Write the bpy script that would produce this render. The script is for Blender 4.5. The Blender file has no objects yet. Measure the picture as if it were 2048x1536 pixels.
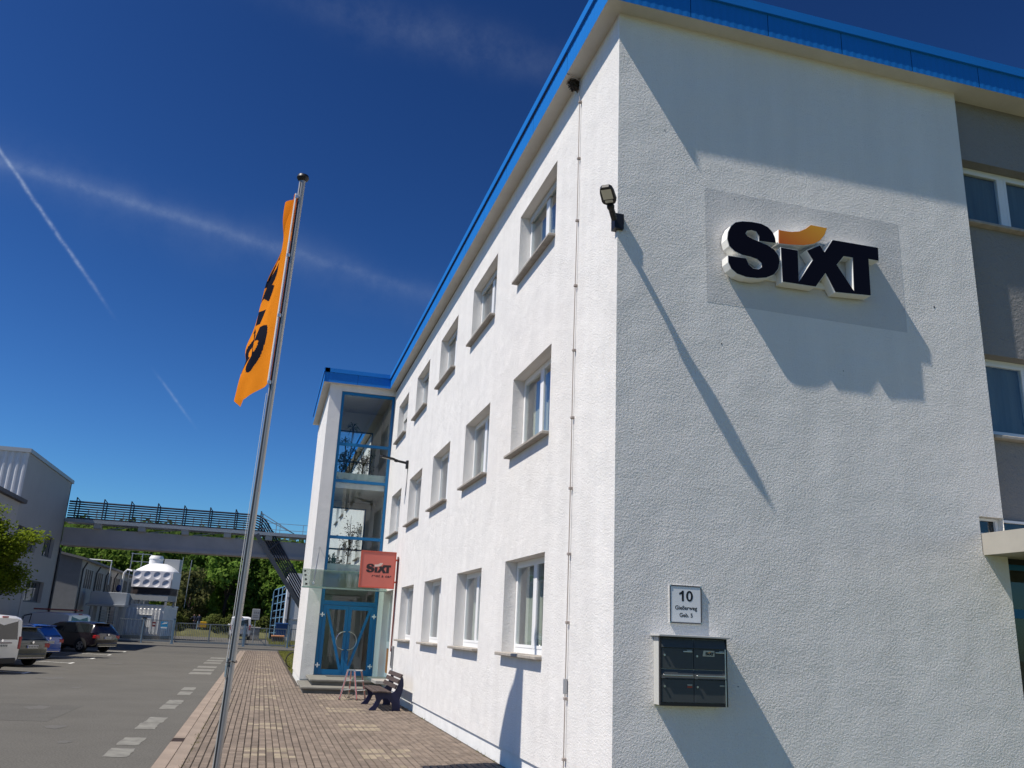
import bpy, bmesh, math, random
from math import sin, cos, pi, radians, sqrt
from mathutils import Vector, Matrix
from mathutils.geometry import tessellate_polygon
random.seed(7)
scene = bpy.context.scene
col = scene.collection

# ---------------------------------------------------------------- camera
yaw, pitch, roll = 0.2617, 0.2828, 0.0452
fw = Vector((sin(yaw) * cos(pitch), cos(yaw) * cos(pitch), sin(pitch)))
rt = Vector((cos(yaw), -sin(yaw), 0)); up = rt.cross(fw)
r2 = cos(roll) * rt + sin(roll) * up; u2 = -sin(roll) * rt + cos(roll) * up
cam = bpy.data.cameras.new('camera'); cam.sensor_width = 36; cam.lens = 30.2
cam.clip_start = 0.05; cam.clip_end = 6000
camo = bpy.data.objects.new('camera', cam); col.objects.link(camo)
camo.matrix_world = Matrix(((r2.x, u2.x, -fw.x, -3.506), (r2.y, u2.y, -fw.y, -8.603), (r2.z, u2.z, -fw.z, 1.792), (0, 0, 0, 1)))
scene.camera = camo

# ---------------------------------------------------------------- sky, sun, exposure
SUN = Vector((-0.54, -0.11, 0.835)).normalized()
world = bpy.data.worlds.new('World'); scene.world = world; world.use_nodes = True
wn, wl = world.node_tree.nodes, world.node_tree.links
wn.clear()
def N(t, **kw):
    n = wn.new(t)
    for k, v in kw.items(): setattr(n, k, v)
    return n
sky = N('ShaderNodeTexSky', sky_type='NISHITA'); sky.sun_disc = False
sky.sun_elevation = math.asin(SUN.z); sky.sun_rotation = math.atan2(SUN.x, SUN.y)
sky.air_density = 1.0; sky.dust_density = 0.6; sky.ozone_density = 2.0; sky.altitude = 300
# deepen the clear sky uniformly (a dry, polarised-looking blue), well away from the sun's own glare
lim = N('ShaderNodeVectorMath', operation='MINIMUM'); lim.inputs[1].default_value = (11, 11, 11)
gam = N('ShaderNodeGamma'); gam.inputs[1].default_value = 1.9
hs = N('ShaderNodeVectorMath', operation='MULTIPLY'); hs.inputs[1].default_value = (0.106, 0.163, 0.196)
bgn = N('ShaderNodeBackground'); bgn.inputs[1].default_value = 0.10
wo = N('ShaderNodeOutputWorld'); tc = N('ShaderNodeTexCoord')
wl.new(sky.outputs[0], lim.inputs[0]); wl.new(lim.outputs[0], gam.inputs[0]); wl.new(gam.outputs[0], hs.inputs[0])
def wmath(op, a, b=None, c=None):
    n = N('ShaderNodeMath', operation=op)
    for i, v in enumerate((a, b, c)):
        if v is None: continue
        if isinstance(v, (int, float)): n.inputs[i].default_value = v
        else: wl.new(v, n.inputs[i])
    return n.outputs[0]
def wdot(v):
    n = N('ShaderNodeVectorMath', operation='DOT_PRODUCT'); n.inputs[1].default_value = v
    wl.new(tc.outputs['Generated'], n.inputs[0]); return n.outputs['Value']
def trail(a, b, width, amount, s0, s1, nscale, soft=0.12):
    """a condensation trail along the great circle a-b, ragged, from s0 to s1 along it"""
    a, b = Vector(a).normalized(), Vector(b).normalized()
    n = a.cross(b).normalized(); t = (b - a * a.dot(b)).normalized()
    no = N('ShaderNodeTexNoise'); no.inputs['Scale'].default_value = nscale; no.inputs['Detail'].default_value = 6
    wl.new(tc.outputs['Generated'], no.inputs['Vector'])
    off = wmath('MULTIPLY', wmath('SUBTRACT', no.outputs['Fac'], 0.5), width * 1.6)
    d = wmath('DIVIDE', wmath('ADD', wdot(n), off), width)
    g = wmath('POWER', 2.718, wmath('MULTIPLY', wmath('MULTIPLY', d, d), -1.0))
    n2 = N('ShaderNodeTexNoise'); n2.inputs['Scale'].default_value = nscale * 2.2; n2.inputs['Detail'].default_value = 8; n2.inputs['Roughness'].default_value = 0.7; wl.new(tc.outputs['Generated'], n2.inputs['Vector'])
    brk = N('ShaderNodeMapRange'); brk.inputs[1].default_value = 0.25; brk.inputs[2].default_value = 0.85; wl.new(n2.outputs['Fac'], brk.inputs[0]); brk = brk.outputs[0]
    s = wdot(t)
    def ss(x, e0, e1):
        m = N('ShaderNodeMapRange', interpolation_type='SMOOTHSTEP'); wl.new(x, m.inputs[0])
        m.inputs[1].default_value = e0; m.inputs[2].default_value = e1; return m.outputs[0]
    lim = wmath('MULTIPLY', ss(s, s0 - soft, s0 + soft), wmath('SUBTRACT', 1.0, ss(s, s1 - soft, s1 + soft)))
    return wmath('MULTIPLY', wmath('MULTIPLY', g, lim), wmath('MULTIPLY', brk, amount * 2))
T = [trail((-0.297, 0.857, 0.42), (0.137, 0.918, 0.373), 0.011, 0.046, -0.6, 0.47, 10, 0.3),
     trail((-0.297, 0.857, 0.42), (0.137, 0.918, 0.373), 0.0045, 0.045, -0.6, 0.36, 28, 0.2),
     trail((-0.297, 0.859, 0.424), (0.137, 0.905, 0.353), 0.028, 0.025, -0.6, 0.5, 7, 0.3),
     trail((-0.298, 0.852, 0.43), (-0.188, 0.934, 0.304), 0.0017, 0.22, -0.5, 0.15, 45, 0.05),
     trail((-0.141, 0.957, 0.253), (-0.091, 0.976, 0.198), 0.0014, 0.10, 0.01, 0.06, 40, 0.02),
     trail((0.015, 0.783, 0.622), (0.232, 0.768, 0.597), 0.022, 0.035, -0.05, 0.26, 12, 0.15)]
m = T[0]
for t in T[1:]: m = wmath('ADD', m, t)
mix = N('ShaderNodeMixRGB'); wl.new(m, mix.inputs[0]); wl.new(hs.outputs[0], mix.inputs[1]); mix.inputs[2].default_value = (6.0, 7.0, 8.2, 1)
wl.new(mix.outputs[0], bgn.inputs[0]); wl.new(bgn.outputs[0], wo.inputs[0])
sl = bpy.data.lights.new('sun', 'SUN'); sl.energy = 5.0; sl.angle = radians(0.53); sl.color = (1.0, 0.93, 0.835)
so = bpy.data.objects.new('sun', sl); col.objects.link(so)
so.rotation_euler = SUN.to_track_quat('Z', 'Y').to_euler()
vs = scene.view_settings
vs.view_transform = 'Standard'; vs.look = 'None'; vs.gamma = 1; vs.exposure = 0.22; vs.use_curve_mapping = False
scene.render.engine = 'CYCLES'
scene.cycles.max_bounces = 8; scene.cycles.transparent_max_bounces = 16

# ---------------------------------------------------------------- materials
MATS = {}
def mat(name, c, rough=0.7, metal=0.0, var=0.0, vscale=3.0, bump=0.0, bscale=40.0, bdetail=4, spec=0.4, isl=0.0, objr=0.0, c2=None, coat=0.0, stretch=None, speck=0.0):
    """principled material; var: mottling of the colour; isl/objr: brightness spread between pieces; bump: relief in metres"""
    if name in MATS: return MATS[name]
    m = bpy.data.materials.new(name); m.use_nodes = True
    n, l = m.node_tree.nodes, m.node_tree.links
    p = n['Principled BSDF']
    p.inputs['Roughness'].default_value = rough; p.inputs['Metallic'].default_value = metal
    p.inputs['Specular IOR Level'].default_value = spec
    if coat: p.inputs['Coat Weight'].default_value = coat; p.inputs['Coat Roughness'].default_value = 0.05
    base = n.new('ShaderNodeRGB'); base.outputs[0].default_value = (*c, 1); out = base.outputs[0]
    t = n.new('ShaderNodeTexCoord'); vec = t.outputs['Object']
    if stretch:
        mp = n.new('ShaderNodeMapping'); mp.inputs['Scale'].default_value = stretch; l.new(vec, mp.inputs[0]); vec = mp.outputs[0]
    if var or c2:
        no = n.new('ShaderNodeTexNoise'); no.inputs['Scale'].default_value = vscale; no.inputs['Detail'].default_value = 7; no.inputs['Roughness'].default_value = 0.62
        l.new(vec, no.inputs['Vector'])
        mr = n.new('ShaderNodeMapRange'); mr.inputs[1].default_value = 0.3; mr.inputs[2].default_value = 0.7
        l.new(no.outputs['Fac'], mr.inputs[0])
        mx = n.new('ShaderNodeMixRGB'); l.new(mr.outputs[0], mx.inputs[0])
        if c2: mx.inputs[2].default_value = (*c2, 1); l.new(out, mx.inputs[1])
        else:
            mx.inputs[1].default_value = (*[x * (1 - var) for x in c], 1); mx.inputs[2].default_value = (*[min(1, x * (1 + var)) for x in c], 1)
        out = mx.outputs[0]
    if speck:
        no = n.new('ShaderNodeTexNoise'); no.inputs['Scale'].default_value = 38; no.inputs['Detail'].default_value = 3; l.new(vec, no.inputs['Vector'])
        mr = n.new('ShaderNodeMapRange'); mr.inputs[1].default_value = 0.25; mr.inputs[2].default_value = 0.75; mr.inputs[3].default_value = 1 - speck; mr.inputs[4].default_value = 1 + speck
        l.new(no.outputs['Fac'], mr.inputs[0]); hv = n.new('ShaderNodeHueSaturation'); l.new(out, hv.inputs['Color']); l.new(mr.outputs[0], hv.inputs['Value']); out = hv.outputs[0]
    for amt, kind in ((isl, 'i'), (objr, 'o')):
        if amt:
            g = n.new('ShaderNodeNewGeometry' if kind == 'i' else 'ShaderNodeObjectInfo')
            mr = n.new('ShaderNodeMapRange'); mr.inputs[3].default_value = 1 - amt; mr.inputs[4].default_value = 1 + amt
            l.new(g.outputs['Random Per Island' if kind == 'i' else 'Random'], mr.inputs[0])
            hv = n.new('ShaderNodeHueSaturation'); l.new(out, hv.inputs['Color']); l.new(mr.outputs[0], hv.inputs['Value']); out = hv.outputs[0]
    l.new(out, p.inputs['Base Color'])
    if bump:
        no = n.new('ShaderNodeTexNoise'); no.inputs['Scale'].default_value = bscale; no.inputs['Detail'].default_value = bdetail; no.inputs['Roughness'].default_value = 0.6
        l.new(vec, no.inputs['Vector'])
        b = n.new('ShaderNodeBump'); b.inputs['Strength'].default_value = 1.0; b.inputs['Distance'].default_value = bump
        l.new(no.outputs['Fac'], b.inputs['Height']); l.new(b.outputs[0], p.inputs['Normal'])
    MATS[name] = m; return m

def glass(name, tint=(0.9, 0.95, 0.93), ior=1.5, rough=0.01, extra=0.0, mul=1.7):
    if name in MATS: return MATS[name]
    m = bpy.data.materials.new(name); m.use_nodes = True; n, l = m.node_tree.nodes, m.node_tree.links
    n.clear(); o = n.new('ShaderNodeOutputMaterial'); mx = n.new('ShaderNodeMixShader'); tr = n.new('ShaderNodeBsdfTransparent'); gl = n.new('ShaderNodeBsdfGlossy')
    tr.inputs[0].default_value = (*tint, 1); gl.inputs['Roughness'].default_value = rough; gl.inputs[0].default_value = (0.95, 0.97, 1, 1)
    fr = n.new('ShaderNodeFresnel'); fr.inputs[0].default_value = ior
    ad = n.new('ShaderNodeMath'); ad.operation = 'MULTIPLY_ADD'; ad.inputs[1].default_value = mul; ad.inputs[2].default_value = extra; ad.use_clamp = True
    ge = n.new('ShaderNodeNewGeometry'); ou = n.new('ShaderNodeMath'); ou.operation = 'SUBTRACT'; ou.inputs[0].default_value = 1.0; l.new(ge.outputs['Backfacing'], ou.inputs[1])
    fo = n.new('ShaderNodeMath'); fo.operation = 'MULTIPLY'; l.new(fr.outputs[0], ad.inputs[0]); l.new(ad.outputs[0], fo.inputs[0]); l.new(ou.outputs[0], fo.inputs[1]); l.new(fo.outputs[0], mx.inputs[0]); l.new(tr.outputs[0], mx.inputs[1]); l.new(gl.outputs[0], mx.inputs[2]); l.new(mx.outputs[0], o.inputs[0])
    MATS[name] = m; return m

def leafmat(name, c, c2):
    if name in MATS: return MATS[name]
    m = bpy.data.materials.new(name); m.use_nodes = True; n, l = m.node_tree.nodes, m.node_tree.links
    n.clear(); o = n.new('ShaderNodeOutputMaterial'); mx = n.new('ShaderNodeMixShader'); d = n.new('ShaderNodeBsdfDiffuse'); t = n.new('ShaderNodeBsdfTranslucent')
    g = n.new('ShaderNodeNewGeometry'); cm = n.new('ShaderNodeMixRGB'); cm.inputs[1].default_value = (*c, 1); cm.inputs[2].default_value = (*c2, 1)
    l.new(g.outputs['Random Per Island'], cm.inputs[0])
    oi = n.new('ShaderNodeObjectInfo'); mr = n.new('ShaderNodeMapRange'); mr.inputs[3].default_value = 0.75; mr.inputs[4].default_value = 1.25; l.new(oi.outputs['Random'], mr.inputs[0])
    hv = n.new('ShaderNodeHueSaturation'); l.new(cm.outputs[0], hv.inputs['Color']); l.new(mr.outputs[0], hv.inputs['Value'])
    l.new(hv.outputs[0], d.inputs[0]); l.new(hv.outputs[0], t.inputs[0]); mx.inputs[0].default_value = 0.48
    l.new(d.outputs[0], mx.inputs[1]); l.new(t.outputs[0], mx.inputs[2]); l.new(mx.outputs[0], o.inputs[0])
    MATS[name] = m; return m

def render_mat(name, c, bump, sc, big=0.06, streak=0.0):
    """roughcast render: worm-like grain, uneven trowelling, faint dirt streaks"""
    m = bpy.data.materials.new(name); m.use_nodes = True; n, l = m.node_tree.nodes, m.node_tree.links
    p = n['Principled BSDF']; p.inputs['Roughness'].default_value = 0.95; p.inputs['Specular IOR Level'].default_value = 0.1
    t = n.new('ShaderNodeTexCoord')
    a = n.new('ShaderNodeTexNoise'); a.inputs['Scale'].default_value = sc; a.inputs['Detail'].default_value = 5; a.inputs['Roughness'].default_value = 0.65; a.inputs['Distortion'].default_value = 0.15
    v = n.new('ShaderNodeTexNoise'); v.inputs['Scale'].default_value = sc * 0.45; v.inputs['Detail'].default_value = 2; v.inputs['Distortion'].default_value = 0.4
    w = n.new('ShaderNodeTexNoise'); w.inputs['Scale'].default_value = 1.5; w.inputs['Detail'].default_value = 3
    s = n.new('ShaderNodeTexNoise'); s.inputs['Scale'].default_value = 1.0; s.inputs['Detail'].default_value = 6
    mp = n.new('ShaderNodeMapping'); mp.inputs['Scale'].default_value = (3.2, 3.2, 0.28); l.new(t.outputs['Object'], mp.inputs[0]); l.new(mp.outputs[0], s.inputs['Vector'])
    for x in (a, v, w): l.new(t.outputs['Object'], x.inputs['Vector'])
    def mth(op, x, y):
        q = n.new('ShaderNodeMath'); q.operation = op
        for i, z in enumerate((x, y)):
            if isinstance(z, (int, float)): q.inputs[i].default_value = z
            else: l.new(z, q.inputs[i])
        return q.outputs[0]
    h = mth('ADD', mth('MULTIPLY', a.outputs['Fac'], 0.55), mth('MULTIPLY', v.outputs['Fac'], 0.6))
    b = n.new('ShaderNodeBump'); b.inputs['Strength'].default_value = 1; b.inputs['Distance'].default_value = bump; l.new(h, b.inputs['Height'])
    b2 = n.new('ShaderNodeBump'); b2.inputs['Strength'].default_value = 1; b2.inputs['Distance'].default_value = big; l.new(w.outputs['Fac'], b2.inputs['Height']); l.new(b2.outputs[0], b.inputs['Normal'])
    l.new(b.outputs[0], p.inputs['Normal'])
    f = mth('ADD', mth('MULTIPLY', s.outputs['Fac'], 0.5), mth('MULTIPLY', a.outputs['Fac'], 0.5))
    r = n.new('ShaderNodeMapRange'); r.inputs[1].default_value = 0.35; r.inputs[2].default_value = 0.65; l.new(f, r.inputs[0])
    cm = n.new('ShaderNodeMixRGB'); l.new(r.outputs[0], cm.inputs[0])
    cm.inputs[1].default_value = (*[x * (1 - streak) for x in c], 1); cm.inputs[2].default_value = (*c, 1)
    l.new(cm.outputs[0], p.inputs['Base Color'])
    MATS[name] = m; return m

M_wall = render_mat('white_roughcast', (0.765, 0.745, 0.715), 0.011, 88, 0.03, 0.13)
M_end = render_mat('white_roughcast_coarse', (0.87, 0.84, 0.79), 0.019, 88, 0.045, 0.10)  # base colour lifted above the long wall's, standing in for more sun
M_patch = render_mat('greyed_roughcast', (0.66, 0.645, 0.62), 0.016, 84, 0.03, 0.06)
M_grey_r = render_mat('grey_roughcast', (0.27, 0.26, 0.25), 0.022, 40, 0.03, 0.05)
M_plinth = mat('plinth_paint', (0.72, 0.72, 0.70), 0.8, var=0.09, vscale=2, bump=0.004, bscale=25)
M_soffit = mat('soffit_board', (0.56, 0.54, 0.48), 0.8, var=0.08, vscale=1.5)
M_fascia = mat('blue_sheet', (0.007, 0.17, 0.54), 0.42, var=0.06, vscale=0.8, spec=0.5)
M_blue = mat('blue_frame_paint', (0.004, 0.135, 0.32), 0.38, var=0.04)
M_white = mat('white_plastic', (0.82, 0.82, 0.81), 0.35)
M_sill = mat('grey_stone', (0.33, 0.30, 0.26), 0.75, var=0.22, vscale=9, bump=0.003, bscale=60)
M_glass = glass('window_glass', (0.90, 0.935, 0.925))
M_tglass = glass('tower_glass', (0.90, 0.93, 0.925), 1.5, 0.005, 0.0, 1.25)
M_cglass = glass('canopy_glass', (0.74, 0.86, 0.80), 1.3, 0.12, 0.0)
_n, _l = M_cglass.node_tree.nodes, M_cglass.node_tree.links      # dusty film on the sloping pane
_t = _n.new('ShaderNodeBsdfTranslucent'); _t.inputs[0].default_value = (0.50, 0.60, 0.53, 1); _x = _n.new('ShaderNodeMixShader'); _x.inputs[0].default_value = 0.38
_o = [k for k in _n if k.type == 'OUTPUT_MATERIAL'][0]; _m = [k for k in _n if k.type == 'MIX_SHADER' and k != _x][0]
_l.new(_m.outputs[0], _x.inputs[1]); _l.new(_t.outputs[0], _x.inputs[2]); _l.new(_x.outputs[0], _o.inputs[0])
M_blind = mat('vertical_blind', (0.50, 0.50, 0.44), 0.8, var=0.05)
M_dark = mat('dark_interior', (0.03, 0.032, 0.035), 0.9)
M_room = mat('room_paint', (0.68, 0.67, 0.64), 0.85, var=0.04)
M_black = mat('black_plastic', (0.012, 0.012, 0.014), 0.45)
M_blackgloss = mat('black_acrylic', (0.006, 0.004, 0.006), 0.3, spec=0.18)
M_steel = mat('brushed_steel', (0.55, 0.55, 0.55), 0.28, 1.0)
M_alu = mat('aluminium', (0.62, 0.62, 0.61), 0.38, 1.0, var=0.06, vscale=5)
M_galv = mat('galvanised_steel', (0.40, 0.41, 0.42), 0.5, 0.6, var=0.1, vscale=4)
M_asph = mat('asphalt', (0.106, 0.102, 0.092), 0.95, var=0.10, vscale=0.55, bump=0.006, bscale=70, spec=0.15, speck=0.35)
M_conc = mat('concrete', (0.30, 0.29, 0.27), 0.85, var=0.12, vscale=2.5, bump=0.003, bscale=30)

# ---------------------------------------------------------------- mesh builder
class MB:
    def __init__(s, F=None): s.v = []; s.f = []; s.m = []; s.F = F or (lambda p: p)
    def add(s, vs, fs, mi=0):
        o = len(s.v); s.v += [tuple(s.F(p)) for p in vs]; s.f += [tuple(i + o for i in f) for f in fs]; s.m += [mi] * len(fs)
    def box(s, x0, x1, y0, y1, z0, z1, mi=0):
        s.add([(x0, y0, z0), (x1, y0, z0), (x1, y1, z0), (x0, y1, z0), (x0, y0, z1), (x1, y0, z1), (x1, y1, z1), (x0, y1, z1)],
              [(0, 3, 2, 1), (4, 5, 6, 7), (0, 1, 5, 4), (1, 2, 6, 5), (2, 3, 7, 6), (3, 0, 4, 7)], mi)
    def bbox(s, x0, x1, y0, y1, z0, z1, b=0.006, mi=0):
        """box with chamfered edges"""
        P = []
        for z, k in ((z0, b), (z0 + b, 0), (z1 - b, 0), (z1, b)):
            P += [(x0 + k, y0 + b, z), (x0 + b, y0 + k, z), (x1 - b, y0 + k, z), (x1 - k, y0 + b, z), (x1 - k, y1 - b, z), (x1 - b, y1 - k, z), (x0 + b, y1 - k, z), (x0 + k, y1 - b, z)]
        F = [tuple(reversed(range(8))), tuple(range(24, 32))]
        for r in range(3):
            for i in range(8): j = (i + 1) % 8; F.append((r * 8 + i, r * 8 + j, r * 8 + 8 + j, r * 8 + 8 + i))
        s.add(P, F, mi)
    def quad(s, a, b, c, d, mi=0): s.add([a, b, c, d], [(0, 1, 2, 3)], mi)
    def tube(s, pts, r, n=8, mi=0, cap=True):
        pts = [Vector(p) for p in pts]; rs = r if isinstance(r, (list, tuple)) else [r] * len(pts)
        V = []; t0 = None
        for i, p in enumerate(pts):
            d = (pts[min(i + 1, len(pts) - 1)] - pts[max(i - 1, 0)]).normalized()
            if t0 is None: a = d.orthogonal().normalized()
            else:
                a = t0 - d * t0.dot(d); a.normalize()
            t0 = a; b = d.cross(a)
            for k in range(n): an = 2 * pi * k / n; V.append(p + (a * cos(an) + b * sin(an)) * rs[i])
        F = []
        for i in range(len(pts) - 1):
            for k in range(n): j = (k + 1) % n; F.append((i * n + k, i * n + j, i * n + n + j, i * n + n + k))
        if cap: F += [tuple(reversed(range(n))), tuple(range((len(pts) - 1) * n, len(pts) * n))]
        s.add(V, F, mi)
    def bar(s, a, b, w, h, mi=0, upv=(0, 0, 1)):
        """rectangular bar from a to b"""
        a, b = Vector(a), Vector(b); d = (b - a).normalized(); u = Vector(upv)
        if abs(d.dot(u)) > 0.98: u = Vector((1, 0, 0))
        x = d.cross(u).normalized() * w / 2; y = x.cross(d).normalized() * h / 2
        P = [a - x - y, a + x - y, a + x + y, a - x + y, b - x - y, b + x - y, b + x + y, b - x + y]
        s.add(P, [(0, 3, 2, 1), (4, 5, 6, 7), (0, 1, 5, 4), (1, 2, 6, 5), (2, 3, 7, 6), (3, 0, 4, 7)], mi)
    def lathe(s, prof, n=16, c=(0, 0, 0), mi=0):
        V = []
        for r, z in prof:
            for k in range(n): a = 2 * pi * k / n; V.append((c[0] + r * cos(a), c[1] + r * sin(a), c[2] + z))
        F = []
        for i in range(len(prof) - 1):
            for k in range(n): j = (k + 1) % n; F.append((i * n + k, i * n + j, i * n + n + j, i * n + n + k))
        F += [tuple(reversed(range(n))), tuple(range((len(prof) - 1) * n, len(prof) * n))]
        s.add(V, F, mi)
    def prism(s, loops, n0, n1, mi=0, side_mi=None, caps=True):
        """polygon (loops of (a,b); first outer, others holes) extruded from depth n0 to n1; local axes (a, depth, b)"""
        side_mi = mi if side_mi is None else side_mi
        flat = [p for lp in loops for p in lp]
        tr = tessellate_polygon([[Vector((p[0], p[1], 0)) for p in lp] for lp in loops])
        if caps:
            s.add([(p[0], n0, p[1]) for p in flat], [tuple(t) for t in tr], mi)
            s.add([(p[0], n1, p[1]) for p in flat], [tuple(reversed(t)) for t in tr], mi)
        for lp in loops:
            k = len(lp); s.add([(p[0], n0, p[1]) for p in lp] + [(p[0], n1, p[1]) for p in lp], [(i, (i + 1) % k, k + (i + 1) % k, k + i) for i in range(k)], side_mi)
    def build(s, name, mats, parent=None, smooth=False, at=None, fix=True):
        me = bpy.data.meshes.new(name)
        V = s.v if at is None else [(p[0] - at[0], p[1] - at[1], p[2] - at[2]) for p in s.v]
        me.from_pydata(V, [], s.f)
        if not isinstance(mats, (list, tuple)): mats = [mats]
        for m in mats: me.materials.append(m)
        me.polygons.foreach_set('material_index', s.m)
        if fix:
            b = bmesh.new(); b.from_mesh(me); bmesh.ops.recalc_face_normals(b, faces=b.faces); b.to_mesh(me); b.free()
        if smooth:
            me.polygons.foreach_set('use_smooth', [True] * len(me.polygons)); me.set_sharp_from_angle(angle=radians(smooth if smooth is not True else 40))
        me.update()
        return link(name, me, parent, at)
def link(name, me, parent=None, at=None):
    o = bpy.data.objects.new(name, me); col.objects.link(o)
    if at is not None: o.location = at
    if parent is not None:
        o.parent = parent
        if at is None: o.location = tuple(-Vector(parent_at(parent)))
        else: o.location = tuple(Vector(at) - Vector(parent_at(parent)))
    return o
def parent_at(p):
    # world offset of an unrotated parent chain
    v = Vector(p.location); q = p.parent
    while q is not None: v = v + Vector(q.location); q = q.parent
    return v
def empty(name, loc, label=None, cat=None, group=None):
    o = bpy.data.objects.new(name, None); col.objects.link(o); o.location = loc; o.empty_display_size = 0.2
    return tag(o, label, cat, group)
def tag(o, label=None, cat=None, group=None, kind=None):
    if label: o['label'] = label
    if cat: o['category'] = cat
    if group: o['group'] = group
    if kind: o['kind'] = kind
    return o
def copy_tree(o, parent=None):
    c = o.copy(); col.objects.link(c); c.parent = parent
    for ch in list(o.children): copy_tree(ch, c)
    return c
def text_mesh(mb, body, size, ca, cb, depth, mi=0, bold=0.0, spread=1.0, align='CENTER', shear=0.0):
    """lettering as flat faces, centred on (ca, cb) in the (a, b) plane at the given depth"""
    cu = bpy.data.curves.new('lettering', 'FONT'); cu.body = body; cu.size = size; cu.align_x = align; cu.align_y = 'CENTER'; cu.offset = bold; cu.space_character = spread; cu.shear = shear
    to = bpy.data.objects.new('lettering', cu); me = bpy.data.meshes.new_from_object(to)
    mb.add([(v.co.x + ca, depth, v.co.y + cb) for v in me.vertices], [tuple(p.vertices) for p in me.polygons], mi)
    bpy.data.objects.remove(to); bpy.data.curves.remove(cu); bpy.data.meshes.remove(me)
def FX(p): return (-p[1], p[0], p[2])          # wall facing -X: (along +Y, outward, up)
def FYf(y0): return lambda p: (p[0], y0 - p[1], p[2])   # wall facing -Y at y0
def wall(mb, u0, u1, v0, v1, holes, reveal=0.2, mi=0, n0=0.0):
    """flat wall with rectangular openings and their reveals"""
    us = sorted({u0, u1} | {h[0] for h in holes} | {h[1] for h in holes}); vs_ = sorted({v0, v1} | {h[2] for h in holes} | {h[3] for h in holes})
    for a, b in zip(us, us[1:]):
        for c, d in zip(vs_, vs_[1:]):
            mu, mv = (a + b) / 2, (c + d) / 2
            if any(h[0] < mu < h[1] and h[2] < mv < h[3] for h in holes): continue
            mb.quad((a, n0, c), (b, n0, c), (b, n0, d), (a, n0, d), mi)
    for h in holes:
        a, b, c, d = h[:4]; r = n0 - reveal
        for p, q in (((a, c), (b, c)), ((b, c), (b, d)), ((b, d), (a, d)), ((a, d), (a, c))):
            mb.quad((p[0], n0, p[1]), (q[0], n0, q[1]), (q[0], r, q[1]), (p[0], r, p[1]), mi)

# ================================================================ SETTING
g = MB(); g.quad((-1500, -300, -0.06), (1500, -300, -0.06), (1500, 3000, -0.06), (-1500, 3000, -0.06))
tag(g.build('ground', mat('dry_grass_earth', (0.10, 0.105, 0.045), 0.95, var=0.3, vscale=0.6, bump=0.02, bscale=6)), kind='structure')
g = MB()
g.quad((-60, -40, -0.025), (-4.62, -40, -0.025), (-4.62, 53.4, -0.025), (-60, 53.4, -0.025))
g.quad((-60, 53.4, -0.025), (-0.9, 53.4, -0.025), (-0.9, 66, -0.025), (-60, 66, -0.025))
g.quad((-60, 66, -0.025), (-2.6, 66, -0.025), (-2.6, 97, -0.025), (-60, 97, -0.025))
road = tag(g.build('road', M_asph), kind='structure')
M_asph2 = mat('asphalt_patch', (0.092, 0.09, 0.087), 0.95, var=0.1, vscale=2, bump=0.004, bscale=110, spec=0.15)
M_paint = mat('worn_road_paint', (0.225, 0.222, 0.195), 0.9, c2=(0.125, 0.121, 0.108), vscale=5)
M_paintw = mat('white_road_paint', (0.72, 0.72, 0.68), 0.8, var=0.12, vscale=6)
def flat(name, pts, z, m, parent):
    q = MB(); q.add([(p[0], p[1], z) for p in pts], [tuple(range(len(pts)))]); return q.build(name, m, parent)
for yc in (5.25, 6.45, 8.55, 9.55, 12.2, 13.4, 16.0, 17.6, 25.2, 27.4, 29.8, 33.5, 36, 39):
    jit = random.uniform(-0.03, 0.03); L = 0.36 + 0.012 * yc
    w0 = -5.34 if yc < 20 else -5.75 + 0.0 * yc
    P_ = []
    for (xa_, ya_), (xb_, yb__) in (((w0, yc - L), (-5.02, yc - L)), ((-5.02, yc - L), (-5.02, yc + L)), ((-5.02, yc + L), (w0, yc + L)), ((w0, yc + L), (w0, yc - L))):
        for k in range(5): P_.append((xa_ + (xb_ - xa_) * k / 5 + jit + random.uniform(-0.014, 0.014), ya_ + (yb__ - ya_) * k / 5 + random.uniform(-0.03, 0.03)))
    flat('painted_mark', P_, -0.021, M_paint, road)
HA = radians(28); HD = Vector((-cos(HA), sin(HA), 0)); LAT = Vector((sin(HA), cos(HA), 0))   # direction in which the parked cars point
for yl in (15.0, 22.5, 29.4, 33.9, 38.3, 43.2):
    a = Vector((-10.35, yl, 0)); n_ = LAT * 0.05; b = a + HD * 5.0
    flat('parking_line', [a - n_, a + n_, b + n_, b - n_], -0.021, M_paintw, road)
    t0, t1 = a - Vector((0.0, 0.42, 0)), a + Vector((0.0, 0.42, 0)); k = Vector((0.055, 0, 0))
    flat('parking_line', [t0 - k, t0 + k, t1 + k, t1 - k], -0.017, M_paintw, road)

M_oil = mat('oil_stain', (0.090, 0.087, 0.080), 0.9, c2=(0.104, 0.100, 0.090), vscale=4, speck=0.3)
for (x, y, r) in ((-9.2, 20.5, 0.35), (-9.9, 25.0, 0.28), (-10.2, 36.5, 0.4), (-7.6, 11.5, 0.22), (-6.6, 8.2, 0.16), (-8.9, 30.2, 0.3), (-7.9, 17.0, 0.14), (-6.1, 6.3, 0.1)):
    flat('oil_spot', [(x + r * (1 + 0.18 * sin(3 * k * pi / 18 + x)) * cos(k * pi / 18), y + 1.6 * r * (1 + 0.15 * sin(5 * k * pi / 18 + y)) * sin(k * pi / 18)) for k in range(36)], -0.0215, M_oil, road)
M_pat = mat('asphalt_repair', (0.096, 0.093, 0.085), 0.95, var=0.1, vscale=0.9, bump=0.005, bscale=70, spec=0.15, speck=0.3)
flat('repair_patch', [(-8.8, 9.2), (-6.9, 9.0), (-6.85, 12.1), (-8.7, 12.3)], -0.0225, M_pat, road)
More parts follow.
